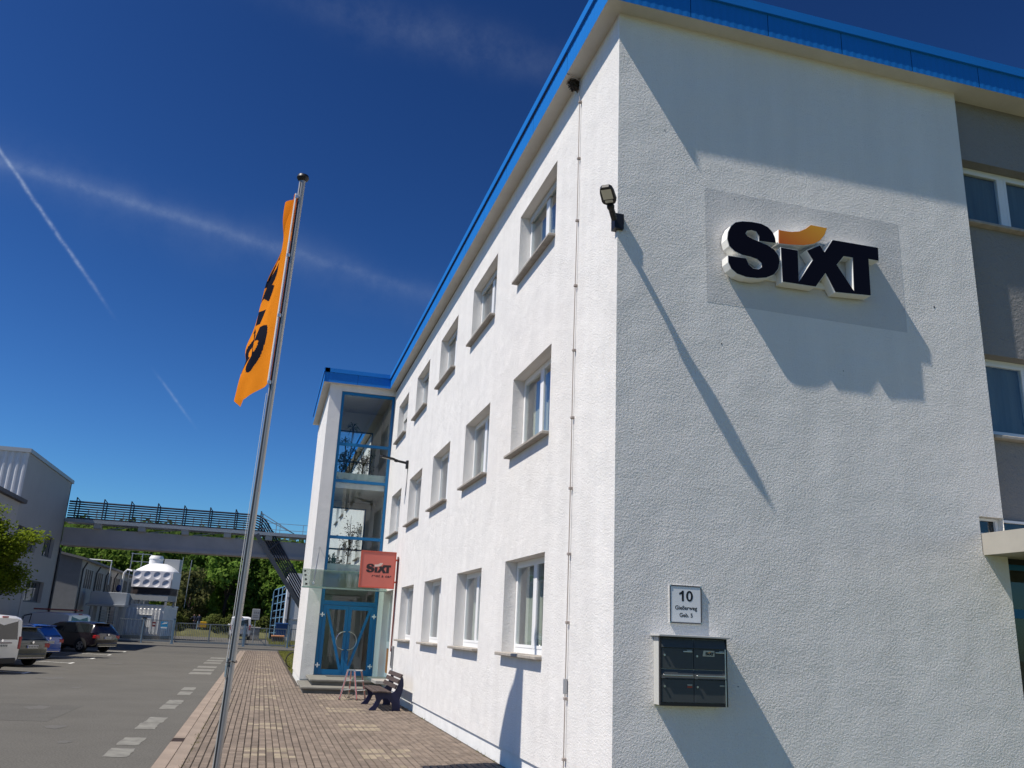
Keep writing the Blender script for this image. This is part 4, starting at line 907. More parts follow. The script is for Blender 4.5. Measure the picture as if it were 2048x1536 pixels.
plant('pot_plant', 'tall sparse plant in a pot on the first floor landing behind the glass', -1.05, 20.35, 3.42, 'ficus', 2.0)
plant('pot_plant', 'spiky palm like plant on the upper landing behind the glass', -1.25, 20.6, 6.36, 'yucca', 2.1)
plant('pot_plant', 'bushy dark plant on the upper landing next to the spiky one', -1.45, 20.3, 6.36, 'bush', 1.15)
plant('pot_plant', 'trailing leafy plant on the upper landing nearest the long wall', -0.85, 20.25, 6.36, 'ficus', 1.35)
plant('pot_plant', 'low bushy plant at the left of the first floor landing', -1.58, 20.3, 3.42, 'bush', 0.55)

# ================================================================ BACKGROUND BUILDINGS
def FPX(x0): return lambda p: (x0 + p[1], p[0], p[2])      # wall facing +X at x0: (along +Y, outward, up)
hall = empty('factory_hall', (-25, 40, 0), 'tall grey factory hall at the left with a corrugated upper wall', 'building')
HX = -17.0
M_hall = mat('grey_panel', (0.36, 0.36, 0.36), 0.8, var=0.05, vscale=0.5)
M_hall2 = mat('grey_panel_light', (0.42, 0.41, 0.40), 0.8, var=0.05, vscale=0.5)
hw = [(51.0, 53.6, 5.15, 6.4), (48.6, 53.0, 2.36, 3.62), (43.4, 47.8, 2.38, 3.55), (37.6, 42.2, 2.38, 3.5), (31.8, 36.4, 2.38, 3.5), (44.6, 49.2, 5.15, 6.4), (38, 42.4, 5.1, 6.3), (32, 36.4, 5.1, 6.3)]
q = MB(FPX(HX)); wall(q, 44, 55.5, 0, 10.3, [h for h in hw if h[0] >= 43.9], 0.25); 
q.build('tall_wall', M_hall, hall)
q = MB(FPX(HX)); wall(q, 20, 44, 0, 7.6, [h for h in hw if h[1] <= 44], 0.25)
q.build('low_wall', M_hall2, hall)
q = MB(FPX(HX)); wall(q, 43.4, 44, 2.38, 3.55, [], 0, 0, -0.25); q.build('wall_infill', M_hall2, hall)
q = MB(); q.box(-34, HX - 0.005, 44, 44.2, 0, 7.7); q.box(-34, HX, 55.3, 55.5, 0, 10.3); q.quad((-34, 20, 0), (-34, 55.5, 0), (-34, 55.5, 10.3), (-34, 20, 10.3)); q.quad((-34, 20, 0), (HX, 20, 0), (HX, 20, 7.6), (-34, 20, 7.6)); q.build('cross_wall', M_hall, hall)
# corrugated sheet above the low roof
M_corr = mat('corrugated_steel', (0.50, 0.51, 0.53), 0.55, 0.1, var=0.05)
q = MB(FYf(44)); P = []; n = 200
for j in range(n + 1):
    x = -34 + (34 + HX) * j / n; o = 0.0 if j % 4 in (0, 1) else 0.06; P += [(x, o, 7.7), (x, o, 10.3)]
q.add(P, [(2 * j, 2 * j + 2, 2 * j + 3, 2 * j + 1) for j in range(n)]); q.build('corrugated_wall', M_corr, hall)
q = MB(); q.box(-34.2, HX + 0.10, 43.85, 55.65, 10.3, 10.52); q.build('roof_edge', mat('zinc_trim', (0.38, 0.39, 0.40), 0.5, 0.3), hall)
q = MB(); q.quad((-34, 20, 7.9), (HX, 20, 7.62), (HX, 44, 7.62), (-34, 44, 7.9)); q.build('low_roof', mat('roof_grey', (0.2, 0.2, 0.2), 0.9), hall)
q = MB(); q.box(HX - 0.1, HX + 0.28, 20, 44.4, 7.52, 7.72); q.build('gutter', mat('gutter_brown', (0.10, 0.08, 0.07), 0.6), hall)
M_hf = mat('dark_window_frame', (0.06, 0.08, 0.10), 0.5)
for h in hw:
    F_ = FPX(HX - 0.2); a, b, c, d_ = h; w = MB(F_); t = 0.09; n = max(2, int((b - a) / 1.4))
    w.box(a, b, -0.05, 0, c, c + t); w.box(a, b, -0.05, 0, d_ - t, d_)
    for i in range(n + 1): y = a + (b - a - t) * i / n; w.box(y, y + t, -0.05, 0, c + t, d_ - t)
    wo_ = w.build('window', M_hf, hall)
    for i in range(n): y = a + (b - a - t) * i / n; w = MB(F_); w.box(y + t, y + (b - a - t) / n, -0.03, -0.02, c + t, d_ - t); w.build('pane', M_glass, wo_)
    w = MB(F_); w.box(a, b, -0.7, -0.68, c, d_); w.build('room_back', mat('hall_room', (0.10, 0.11, 0.12), 0.8), wo_)
for y in (55.32, 47.9):
    if y > 50: q = MB(); q.tube([(HX + 0.1, y, 0), (HX + 0.1, y, 6.0)], 0.07, 8); q.build('downpipe', mat('dark_pipe', (0.05, 0.055, 0.06), 0.5), hall)
for y in (43.1, 48.15): q = MB(FPX(HX)); q.box(y, y + 0.35, 0, 0.05, 0, 4.4); q.build('pilaster', M_hall2, hall)

ws = empty('workshop', (-22, 80, 0), 'long low grey workshop with rows of windows behind the tall hall', 'building')
WX = -16.7
q = MB(); q.add([(-30, 62, 0), (WX, 62, 0), (WX, 62, 5.75), (-23, 62, 7.0), (-30, 62, 5.75)], [(0, 1, 2, 3, 4)]); q.build('gable_wall', mat('dark_grey_render', (0.22, 0.23, 0.24), 0.85, var=0.08), ws)
wh = [(63.8 + i * 4.6 + j * 0.82, 63.8 + i * 4.6 + j * 0.82 + 0.62, 3.7, 5.1) for i in range(9) for j in range(4)]
q = MB(FPX(WX)); wall(q, 62, 105, 0, 5.75, wh, 0.05); q.build('long_wall', mat('workshop_render', (0.42, 0.40, 0.36), 0.85, var=0.08), ws)
for h in wh: q = MB(FPX(WX - 0.04)); q.box(h[0], h[1], -0.02, 0, h[2], h[3]); q.build('window', mat('dark_pane', (0.012, 0.014, 0.016), 0.4, spec=0.2), ws)
q = MB(); q.add([(WX + 0.35, 61.7, 5.62), (-23, 61.7, 7.0), (-23, 105, 7.0), (WX + 0.35, 105, 5.62), (WX + 0.35, 61.7, 5.79), (-23, 61.7, 7.15), (-23, 105, 7.15), (WX + 0.35, 105, 5.79)], [(0, 1, 2, 3), (4, 5, 6, 7), (0, 1, 5, 4), (1, 2, 6, 5), (2, 3, 7, 6), (3, 0, 4, 7)]); q.build('roof', mat('roof_grey', (0.2, 0.2, 0.2), 0.9), ws)
M_pipe = mat('dark_pipe', (0.05, 0.055, 0.06), 0.5)
for y in (62.3, 67.9, 72.5, 77): q = MB(); q.tube([(WX + 0.32, y, 5.5), (WX + 0.1, y, 5.0), (WX + 0.1, y, 0)], 0.06, 8); q.build('downpipe', M_pipe, ws)
q = MB(); q.bbox(WX - 2.9, WX - 1.6, 61.5, 61.95, 0.2, 1.9, 0.03); q.build('switch_cabinet', mat('cabinet_grey', (0.22, 0.24, 0.25), 0.6), ws)

# pipe bridge over the yard road
pb = empty('pipe_bridge', (-6, 55.8, 0), 'concrete pipe bridge with eight dark pipes crossing the yard above the gate', 'bridge')
q = MB(); q.box(-16.99, 9, 55.5, 56.7, 6.32, 7.38); q.box(-16.99, 9, 55.36, 56.84, 6.20, 6.40); q.build('beam', mat('bridge_concrete', (0.42, 0.39, 0.37), 0.85, var=0.12, vscale=0.8), pb)
M_cat = mat('catwalk_steel', (0.33, 0.36, 0.38), 0.5, 0.4)
q = MB(); q.box(-16.98, 9, 55.15, 55.25, 7.72, 7.95); q.box(-16.98, 9, 56.5, 56.6, 7.72, 7.95); q.quad((-16.98, 55.25, 7.74), (9, 55.25, 7.74), (9, 56.5, 7.74), (-16.98, 56.5, 7.74)); q.build('catwalk', M_cat, pb)
for i in range(9):
    x = -14.9 + i * 2.8; q = MB(); q.bbox(x - 0.24, x + 0.24, 55.2, 55.75, 7.381, 7.715, 0.02); q.build('bearing_block', mat('block_concrete', (0.42, 0.41, 0.38), 0.85), pb)
    q = MB(); q.bar((x + 0.5, 55.9, 7.42), (x + 2.2, 55.9, 7.70), 0.06, 0.06); q.build('bracing', M_cat, pb)
M_dpipe = mat('insulated_pipe', (0.025, 0.03, 0.045), 0.4)
for i in range(8):
    z = 9.10 - i * 0.155; r = 0.050 if i else 0.062; y = 55.35; 
    dx = -4.45 - i * 0.06 + 0.25; bend = [(-16.9, y, z), (dx - 0.75, y, z), (dx - 0.5, y, z - 0.02), (dx - 0.25, y, z - 0.08), (dx, y, z - 0.19), (dx + 0.2, y, z - 0.38)]
    if i < 6:
        k = 4.6; end = (dx + 0.2 + k * 0.72, y + 0.02 * i, z - 0.38 - k * 1.02)
        q = MB(); q.tube(bend + [end], r, 8); q.build('pipe', M_dpipe, pb, smooth=True)
    else:
        q = MB(); q.tube([(-16.9, y, z), (-4.0, y, z)], r, 8); q.build('pipe', M_dpipe, pb, smooth=True)
for i in range(8):
    x = -16.45 + i * 1.72
    q = MB(); q.tube([(x, 55.27, 7.9), (x, 55.27, 9.38), (x + 0.12, 55.75, 9.2), (x + 0.12, 55.75, 7.9)], 0.045, 6); q.build('pipe_support', M_dpipe, pb)
    for dx in (0.6, 1.15): q = MB(); q.bar((x + dx, 56.5, 7.9), (x + dx, 56.5, 8.75), 0.05, 0.05); q.build('railing_post', M_cat, pb)
for k, zz in ((0.35, 0), (0.68, 0)):
    a = Vector((-4.35 + k * 4.6 * 0.72, 55.25, 8.8 - k * 4.6 * 1.02)); q = MB(); q.bar(a + Vector((0.28, 0, 0.25)), a + Vector((-0.62, 0, -0.65)), 0.06, 0.08); q.build('pipe_clamp', M_dpipe, pb)
q = MB(); q.bar((-4.55, 55.1, 7.75), (-0.75, 55.1, 2.6), 0.14, 0.30); q.build('strut', mat('dark_steel', (0.075, 0.085, 0.10), 0.5, 0.3), pb)
q = MB()
for z in (8.15, 8.6): q.bar((-4.3, 55.2, z), (9, 55.2, z), 0.03, 0.03)
for i in range(8): q.bar((-3.0 + i * 1.6, 55.2, 7.95), (-3.0 + i * 1.6, 55.2, 8.6), 0.035, 0.035)
q.build('railing', M_cat, pb)
for o in (0, 0.32): q = MB(); q.bar((-4.45 + o * 0.3, 55.2, 9.3 - o), (-2.0 + o * 0.1, 55.2, 7.95), 0.05, 0.05); q.build('stair_rail', M_cat, pb)

# ---------------------------------------------------------------- gate and fence
M_gate = mat('gate_blue_grey', (0.14, 0.22, 0.31), 0.5, var=0.06, vscale=3); M_gateg = mat('gate_galvanised', (0.20, 0.235, 0.265), 0.5, 0.2)
GY = 63.0
def barred(name, label, x0, x1, z0, z1, cat, post=None, diag=False, y=GY, m=M_gateg, mid=True):
    r = empty(name, ((x0 + x1) / 2, y, 0), label, cat)
    q = MB(); q.box(x0, x1, y - 0.03, y + 0.03, z1 - 0.06, z1); q.box(x0, x1, y - 0.05, y + 0.05, z0, z0 + 0.13); q.box(x0, x0 + 0.06, y - 0.03, y + 0.03, z0 + 0.13, z1 - 0.06); q.box(x1 - 0.06, x1, y - 0.03, y + 0.03, z0 + 0.13, z1 - 0.06)
    if mid and x1 - x0 > 2.2: xm = (x0 + x1) / 2; q.box(xm - 0.04, xm + 0.04, y - 0.03, y + 0.03, z0 + 0.13, z1 - 0.06)
    q.build('frame', m, r)
    q = MB(); n = int((x1 - x0) / 0.125)
    for i in range(1, n): x = x0 + (x1 - x0) * i / n; q.bar((x, y, z0 + 0.1), (x, y, z1 - 0.03), 0.022, 0.022)
    tag(q.build('bars', m, r), kind='stuff')
    if diag: q = MB(); q.bar((x0 + 0.1, y - 0.04, z1 - 0.1), (x0 + 1.5, y - 0.04, z0 + 0.1), 0.05, 0.05); q.build('diagonal_brace', m, r)
    return r
barred('sliding_gate', 'long barred sliding gate across the yard road', -9.65, -4.75, 0.08, 1.52, 'gate')
barred('swing_gate', 'short barred gate with a diagonal brace right of the sliding gate', -4.55, -1.52, 0.08, 1.40, 'gate', diag=True)
barred('fence_panel', 'barred fence panel between the white container and the sliding gate', -11.9, -9.95, 0.1, 1.66, 'fence')
barred('fence_panel', 'barred fence panel in front of the white container, left one', -13.7, -12.0, 0.1, 1.66, 'fence')
barred('fence_panel', 'barred fence panel beside the stair tower, right of the swing gate', -1.25, 2.5, 0.1, 1.42, 'fence')
def post(x, h, w, label, y=GY - 0.02):
    r = empty('gate_post', (x, y, 0), label, 'post'); q = MB(); q.bbox(x - w, x + w, y - w, y + w, -0.03, h, 0.012); q.build('shaft', M_gate, r); q = MB(); q.box(x - w - 0.012, x + w + 0.012, y - w - 0.012, y + w + 0.012, h, h + 0.02); q.build('cap', M_gate, r)
    q = MB(); q.box(x - w - 0.05, x + w + 0.05, y - w - 0.05, y + w + 0.05, -0.03, 0.0); q.build('foot_plate', M_gate, r)
post(-9.80, 1.78, 0.085, 'blue gate post at the left end of the sliding gate'); post(-4.65, 1.62, 0.085, 'blue gate post between the sliding gate and the swing gate'); post(-1.38, 1.72, 0.07, 'blue grey gate post at the right end of the swing gate')
post(-11.95, 1.7, 0.04, 'thin fence post between the two panels before the white container')
q = MB(FYf(GY - 0.04)); q.box(-10.75, -10.25, 0.03, 0.045, 1.0, 1.55); sg = empty('gate_notice', (-10.5, GY, 1), 'blue and white notice board fixed to the fence left of the sliding gate', 'sign')
q.build('board', mat('notice_blue', (0.03, 0.28, 0.55), 0.4), sg); q = MB(FYf(GY - 0.04)); q.box(-10.72, -10.28, 0.0465, 0.049, 1.05, 1.16); q.prism([[(-10.7, 1.34), (-10.3, 1.40), (-10.3, 1.50), (-10.55, 1.47)]], 0.0465, 0.049); q.build('print', mat('notice_white', (0.75, 0.78, 0.8), 0.4), sg)
sg = empty('warning_notice', (-11.2, GY, 1), 'small dark red notice on the fence before the white container', 'sign'); q = MB(FYf(GY - 0.04)); q.box(-11.35, -11.1, 0.03, 0.045, 1.15, 1.5); q.build('board', mat('notice_red', (0.18, 0.05, 0.06), 0.5), sg); q = MB(FYf(GY - 0.04)); q.box(-11.32, -11.13, 0.0465, 0.05, 1.30, 1.36); q.build('print', mat('notice_white', (0.75, 0.78, 0.8), 0.4), sg)

# turnstile shelter left of the container
tsn = empty('turnstile_shelter', (-15, 64.5, 0), 'grey turnstile shelter with a flat roof behind the black estate car', 'shelter')
M_tsg = mat('shelter_grey', (0.30, 0.33, 0.36), 0.5, 0.2)
q = MB(); q.bbox(-16.2, -13.5, 63.2, 65.4, 2.45, 2.62, 0.02); q.build('roof', M_tsg, tsn)
for x in (-15.8, -13.7): q = MB(); q.box(x - 0.05, x + 0.05, 63.4, 63.5, 0, 2.45); q.build('post', M_tsg, tsn)
q = MB(); q.bbox(-16.1, -13.55, 63.9, 65.4, 2.621, 3.5, 0.02); q.build('fascia_box', mat('shelter_pale', (0.42, 0.45, 0.48), 0.5), tsn)
q = MB(); q.tube([(-14.75, 64.2, 0), (-14.75, 64.2, 2.45)], 0.06, 8); q.build('rotor_column', M_galv, tsn)
for k in range(10):
    z = 0.35 + k * 0.2; q = MB()
    for a in (0.4, 0.4 + 2 * pi / 3, 0.4 + 4 * pi / 3): q.bar((-14.75, 64.2, z), (-14.75 + 0.75 * cos(a), 64.2 + 0.75 * sin(a), z), 0.035, 0.035)
    q.build('rotor_arm', M_galv, tsn)
q = MB()
for i in range(7): q.bar((-13.9 + 0.0, 63.5 + i * 0.28, 0), (-13.9, 63.5 + i * 0.28, 2.45), 0.04, 0.04); q.bar((-15.7, 63.5 + i * 0.28, 0), (-15.7, 63.5 + i * 0.28, 2.45), 0.04, 0.04)
q.build('cage_bars', M_tsg, tsn)

# white equipment container with the cooling tower on top
ct = empty('equipment_container', (-13.55, 76, 0), 'white ribbed equipment container below the cooling tower', 'container')
M_cw = mat('container_white', (0.80, 0.80, 0.78), 0.5, var=0.06, vscale=1.5)
CX0, CX1, CY0, CY1 = -15.15, -11.95, 76.0, 80.6
q = MB(); q.box(CX0, CX1, CY0, CY1, 0.25, 2.75); q.build('body', M_cw, ct)
q = MB(FYf(CY0))
for i in range(9): x = CX0 + 0.25 + i * 0.33; q.add([(x - 0.09, 0.0, 0.35), (x + 0.09, 0, 0.35), (x + 0.05, 0.13, 0.4), (x - 0.05, 0.13, 0.4), (x - 0.09, 0, 2.6), (x + 0.09, 0, 2.6), (x + 0.05, 0.13, 2.5), (x - 0.05, 0.13, 2.5)], [(3, 2, 6, 7), (0, 3, 7, 4), (1, 2, 6, 5), (0, 1, 2, 3), (4, 5, 6, 7)])
q.build('front_ribs', M_cw, ct)
q = MB(FPX(CX1))
for i in range(9): y = CY0 + 0.4 + i * 0.48; q.box(y - 0.03, y + 0.03, 0, 0.03, 0.35, 2.6)
q.build('side_ribs', M_cw, ct)
q = MB(); q.box(CX0 - 0.05, CX1 + 0.05, CY0 - 0.08, CY0 + 0.1, 2.75, 2.9); q.box(CX1 - 0.06, CX1 + 0.06, CY0, CY1, 2.75, 2.88); q.build('top_rail', M_cw, ct)
q = MB(FYf(CY0)); q.bbox(-13.9, -12.95, 0.05, 0.13, 0.95, 2.0, 0.02); q.bbox(-14.0, -12.85, 0.05, 0.2, 2.0, 2.06, 0.01); q.build('hatch', M_cw, ct)
q = MB(FYf(CY0)); q.box(-13.6, -13.25, 0.131, 0.14, 1.65, 1.8); q.build('hatch_label', M_dark, ct)
q = MB(); q.box(CX0, CX1, CY0 + 0.02, CY1, 0, 0.25); q.build('base', mat('sandy_concrete', (0.42, 0.36, 0.27), 0.9), ct)

cl = empty('cooling_tower', (-13.55, 76, 0), 'white dimpled cooling tower with a domed top on the equipment container', 'cooling tower')
KX0, KX1, KY0, KY1 = -15.0, -11.55, 75.8, 78.6
q = MB(); q.box(KX0 - 0.05, KX1 - 0.15, KY0, KY1, 3.25, 3.75); q.build('base_tray', mat('tray_grey', (0.33, 0.35, 0.36), 0.5), cl)
for x in (KX0 + 0.1, KX1 - 0.3): 
    for y in (KY0 + 0.1, KY1 - 0.1): q = MB(); q.box(x - 0.08, x + 0.08, y - 0.08, y + 0.08, 2.76, 3.25); q.build('leg', M_galv, cl)
for k in range(5): q = MB(); q.box(KX0 + 0.02, KX1 - 0.02, KY0 + 0.05, KY1 - 0.05, 3.80 + k * 0.11, 3.85 + k * 0.11); q.build('louvre_slat', mat('louvre_brown', (0.13, 0.10, 0.095), 0.6), cl)
q = MB(); q.box(KX0 + 0.15, KX1 - 0.15, KY0 + 0.15, KY1 - 0.15, 3.75, 4.4); q.build('core', M_dark, cl)
q = MB(); q.box(KX0, KX1, KY0, KY1, 4.37, 5.80); q.build('casing', mat('casing_white', (0.70, 0.69, 0.70), 0.45), cl)
dc = [(KX0 + 0.46 + ix * 0.84, 4.72 + iz * 0.70) for ix in range(4) for iz in range(2)]
M_cas = mat('casing_white', (0.70, 0.69, 0.70), 0.45)
for c in dc:     # face plate of the casing, one pierced cell round each dimple
    q = MB(FYf(KY0)); n = 24; V = []
    for k in range(n):
        a = 2 * pi * k / n; m_ = max(abs(cos(a)), abs(sin(a)))
        V.append((c[0] + 0.421 * cos(a) / m_, 0.16, c[1] + 0.352 * sin(a) / m_))
    for k in range(n): a = 2 * pi * k / n; V.append((c[0] + 0.32 * cos(a), 0.16, c[1] + 0.32 * sin(a)))
    q.add(V, [(k, (k + 1) % n, n + (k + 1) % n, n + k) for k in range(n)]); q.build('face_plate', M_cas, cl)
for c in dc:
    q = MB(FYf(KY0)); n = 18; V = []
    for r, dp in ((0.32, 0.155), (0.27, 0.125), (0.18, 0.10), (0.07, 0.09)):
        for k in range(n): a = 2 * pi * k / n; V.append((c[0] + r * cos(a), dp, c[1] + r * sin(a)))
    q.add(V, [(j * n + k, j * n + (k + 1) % n, (j + 1) * n + (k + 1) % n, (j + 1) * n + k) for j in range(3) for k in range(n)] + [tuple(range(3 * n, 4 * n))]); q.build('dimple', M_cas, cl, smooth=60)
q = MB(); n = 28; cx, cy = (KX0 + KX1) / 2, (KY0 + KY1) / 2; V = []
prof = [(1.0, 5.80), (0.97, 5.88), (0.80, 6.15), (0.60, 6.38), (0.40, 6.52)]
for s, z in prof:
    for k in range(n):
        a = 2 * pi * k / n; e = 0.5 if s > 0.9 else (0.75 if s > 0.7 else 1.0)
        ca, sa = cos(a), sin(a); V.append((cx + 1.78 * s * math.copysign(abs(ca) ** e, ca), cy + 1.44 * s * math.copysign(abs(sa) ** e, sa), z))
q.add(V, [(j * n + k, j * n + (k + 1) % n, (j + 1) * n + (k + 1) % n, (j + 1) * n + k) for j in range(4) for k in range(n)] + [tuple(range(4 * n, 5 * n))]); q.build('dome', M_cw, cl, smooth=60)
q = MB(); q.lathe([(0.60, 6.4), (0.60, 6.9), (0.64, 6.92), (0.64, 6.98), (0.52, 7.22)], 20, (cx - 0.3, cy, 0)); q.build('fan_stack', M_cw, cl, smooth=50)
q = MB(); q.bbox(cx + 0.1, cx + 1.5, cy + 1.2, cy + 2.0, 5.9, 7.05, 0.02); q.build('rear_housing', mat('tray_grey', (0.33, 0.35, 0.36), 0.5), cl)
q = MB(); q.tube([(KX0 - 0.1, 75.7, 5.7), (KX0 - 0.5, 75.7, 5.8), (KX0 - 0.75, 75.7, 5.5), (KX0 - 0.8, 75.7, 3.0)], 0.09, 8); q.build('feed_pipe', M_cw, cl, smooth=True)
for x in (-12.0, -11.2): q = MB(); q.tube([(x, 79.9, 2.8), (x + 0.1, 79.9, 7.4 if x < -11.5 else 7.2)], 0.035, 6); q.build('lightning_rod', M_galv, cl)
ct.rotation_euler.z = cl.rotation_euler.z = radians(-9)
ld = empty('access_scaffold', (-15.6, 79, 0), 'thin steel access frame left of the cooling tower', 'scaffold')
q = MB()
for x in (-16.0, -15.1, -14.3): q.bar((x, 80.2, 0), (x + 0.1, 80.2, 7.6 if x < -14.5 else 7.4), 0.07, 0.07)
for z in (5.2, 6.0, 6.8, 7.5): q.bar((-16.0, 80.2, z), (-14.2, 80.2, z), 0.06, 0.06)
q.build('frame', M_galv, ld)
pl_ = empty('roof_pipe_frame', (-16, 70, 5), 'white bent pipe standing above the workshop eaves', 'pipe'); q = MB(); q.tube([(-17.6, 69.5, 5.6), (-17.6, 69.5, 6.15), (-15.9, 69.5, 6.12), (-15.9, 69.5, 4.2)], 0.05, 8); q.build('pipe', M_cw, pl_, smooth=True)
bp = empty('blue_valve', (-15.7, 74, 0), 'small blue motor valve on a pipe left of the cooling tower', 'valve'); q = MB(); q.tube([(-15.7, 74, 0), (-15.7, 74, 3.9)], 0.06, 8); q.build('riser', M_galv, bp); q = MB(); q.lathe([(0.08, -0.3), (0.22, -0.15), (0.22, 0.15), (0.08, 0.3)], 12, (-15.7, 74, 4.1)); q.build('motor', mat('motor_blue', (0.02, 0.04, 0.18), 0.4), bp, smooth=True)

# ---------------------------------------------------------------- beyond the gate
gb = empty('glazed_annex', (-1.5, 92, 0), 'blue framed glass annex beyond the swing gate', 'building')
M_lb = mat('light_blue_frame', (0.22, 0.42, 0.60), 0.4)
def gridwall(F, u0, u1, v0, v1s, nu, nv, root, pane):
    q = MB(F); 
    for i in range(nu + 1):
        u = u0 + (u1 - u0) * i / nu; top = v1s[0] + (v1s[1] - v1s[0]) * i / nu; q.box(u - 0.04, u + 0.04, -0.04, 0.04, v0, top)
    for j in range(nv + 1):
        f = j / nv; q.add([(u0, 0.03, v0 + (v1s[0] - v0) * f), (u1, 0.03, v0 + (v1s[1] - v0) * f), (u1, 0.03, v0 + (v1s[1] - v0) * f + 0.09), (u0, 0.03, v0 + (v1s[0] - v0) * f + 0.09)], [(0, 1, 2, 3)])
    w = q.build('glazing_grid', M_lb, root)
    for i in range(nu):
        for j in range(nv):
            a, b = u0 + (u1 - u0) * i / nu + 0.04, u0 + (u1 - u0) * (i + 1) / nu - 0.04; t0 = v0 + (v1s[0] - v0) * j / nv; t1 = v0 + (v1s[0] - v0) * (j + 1) / nv
            q = MB(F); q.quad((a, 0, t0), (b, 0, t0), (b, 0, t1), (a, 0, t1)); q.build('pane', pane, w)
M_bp = glass('blue_dark_glass', (0.05, 0.12, 0.25), 1.5, 0.02, 0.08)
gridwall(FYf(90), -2.5, -1.3, 0, (5.2, 5.7), 3, 7, gb, M_bp)
gridwall(lambda p: (-2.5 - p[1] + 0.0, 90 + p[0], p[2]), 0, 12, 0, (5.2, 5.2), 8, 7, gb, M_bp)
q = MB(); q.add([(-2.5, 90, 5.2), (-1.3, 90, 5.75), (-1.3, 104, 5.75), (-2.5, 104, 5.2)], [(0, 1, 2, 3)]); q.build('roof', M_lb, gb)
q = MB(); q.box(-2.3, -1.4, 91.5, 103, 0, 5.2); q.build('interior_core', M_dark, gb)
wb = empty('white_factory_block', (3, 84, 0), 'pale factory block behind the stair tower, right of the glass annex', 'building')
q = MB(); q.add([(-1.28, 86, 0), (-1.28, 102, 0), (-1.28, 102, 6.1), (-1.28, 86, 6.9)], [(0, 1, 2, 3)]); q.build('side_wall', mat('pale_panel', (0.62, 0.62, 0.62), 0.7), wb)
q = MB(); q.box(-1.27, 12, 86, 102, 0, 6.9); q.build('body', mat('pale_panel', (0.62, 0.62, 0.62), 0.7), wb)
for z in (2.2, 4.4): q = MB(); q.box(-1.26, 12, 85.94, 85.99, z, z + 0.08); q.build('panel_joint', M_galv, wb)
q = MB(); q.box(-1.05, -0.85, 85.9, 85.97, 0.8, 5.0); q.build('window', M_dark, wb)

ib = empty('info_board', (-4.1, 75, 0), 'grey notice board on a post beyond the gate', 'sign')
q = MB(FYf(75)); q.bbox(-4.4, -3.72, 0, 0.05, 2.0, 2.95, 0.02); q.build('board', mat('board_grey', (0.34, 0.35, 0.36), 0.5), ib)
q = MB(FYf(75))
for i in range(3): q.prism([[(-4.25 + i * 0.17, 2.58), (-4.12 + i * 0.17, 2.58), (-4.18 + i * 0.17, 2.75)]], 0.051, 0.055)
q.box(-4.3, -3.82, 0.051, 0.055, 2.2, 2.24); q.box(-4.3, -3.9, 0.051, 0.055, 2.35, 2.39); q.build('print', mat('board_print', (0.17, 0.17, 0.18), 0.6), ib)
q = MB(); q.tube([(-4.06, 75.06, 0), (-4.06, 75.06, 2.9)], 0.04, 8); q.build('post', M_galv, ib)
bx = empty('waste_bin', (-1.6, 84, 0), 'blue waste container standing before the glass annex', 'bin')
q = MB(); q.add([(-2.0, 83.5, 0.5), (-1.0, 83.5, 0.5), (-1.0, 84.4, 0.5), (-2.0, 84.4, 0.5), (-2.08, 83.4, 1.7), (-0.92, 83.4, 1.7), (-0.92, 84.5, 1.7), (-2.08, 84.5, 1.7)], [(0, 1, 2, 3), (4, 5, 6, 7), (0, 1, 5, 4), (1, 2, 6, 5), (2, 3, 7, 6), (3, 0, 4, 7)]); q.build('tub', mat('bin_blue', (0.012, 0.07, 0.24), 0.4), bx)
q = MB(); q.bbox(-2.12, -0.88, 83.35, 84.55, 1.7, 1.84, 0.03); q.build('lid', mat('bin_blue', (0.012, 0.07, 0.24), 0.4), bx)
for x in (-1.9, -1.1): q = MB(); q.tube([(x - 0.05, 83.6, 0.25), (x + 0.05, 83.6, 0.25)], 0.22, 12); q.build('wheel', M_black, bx)
bo = empty('salt_box', (-1.9, 79, 0), 'low dark box with a pale orange lid behind the swing gate', 'box'); q = MB(); q.bbox(-2.4, -1.3, 78.6, 79.4, -0.03, 0.55, 0.03); q.build('body', mat('box_dark', (0.07, 0.055, 0.05), 0.7), bo); q = MB(); q.bbox(-2.45, -1.25, 78.55, 79.45, 0.55, 0.70, 0.04); q.build('lid', mat('box_orange', (0.55, 0.24, 0.10), 0.6), bo)
bo = empty('stone_planter', (-4.2, 96, 0), 'low grey stone planter on the far side of the yard', 'planter'); q = MB(); q.bbox(-4.9, -3.6, 95.5, 96.5, -0.03, 1.1, 0.04); q.build('body', M_conc, bo); q = MB(); q.bbox(-5.0, -3.5, 95.4, 96.6, 1.1, 1.28, 0.04); q.build('coping', M_conc, bo)
yb_ = empty('yellow_barrel_cart', (-10.1, 100, 0.7), 'yellow box cart beside the two people in the far yard', 'cart'); q = MB(); q.bbox(-10.5, -9.5, 99.6, 100.4, 0.95, 1.6, 0.04); q.build('tub', mat('cart_yellow', (0.62, 0.36, 0.01), 0.5), yb_); 
for x in (-10.3, -9.7): q = MB(); q.tube([(x, 99.9, 0.9), (x, 100.0, 0.9)], 0.2, 12); q.build('wheel', M_black, yb_)

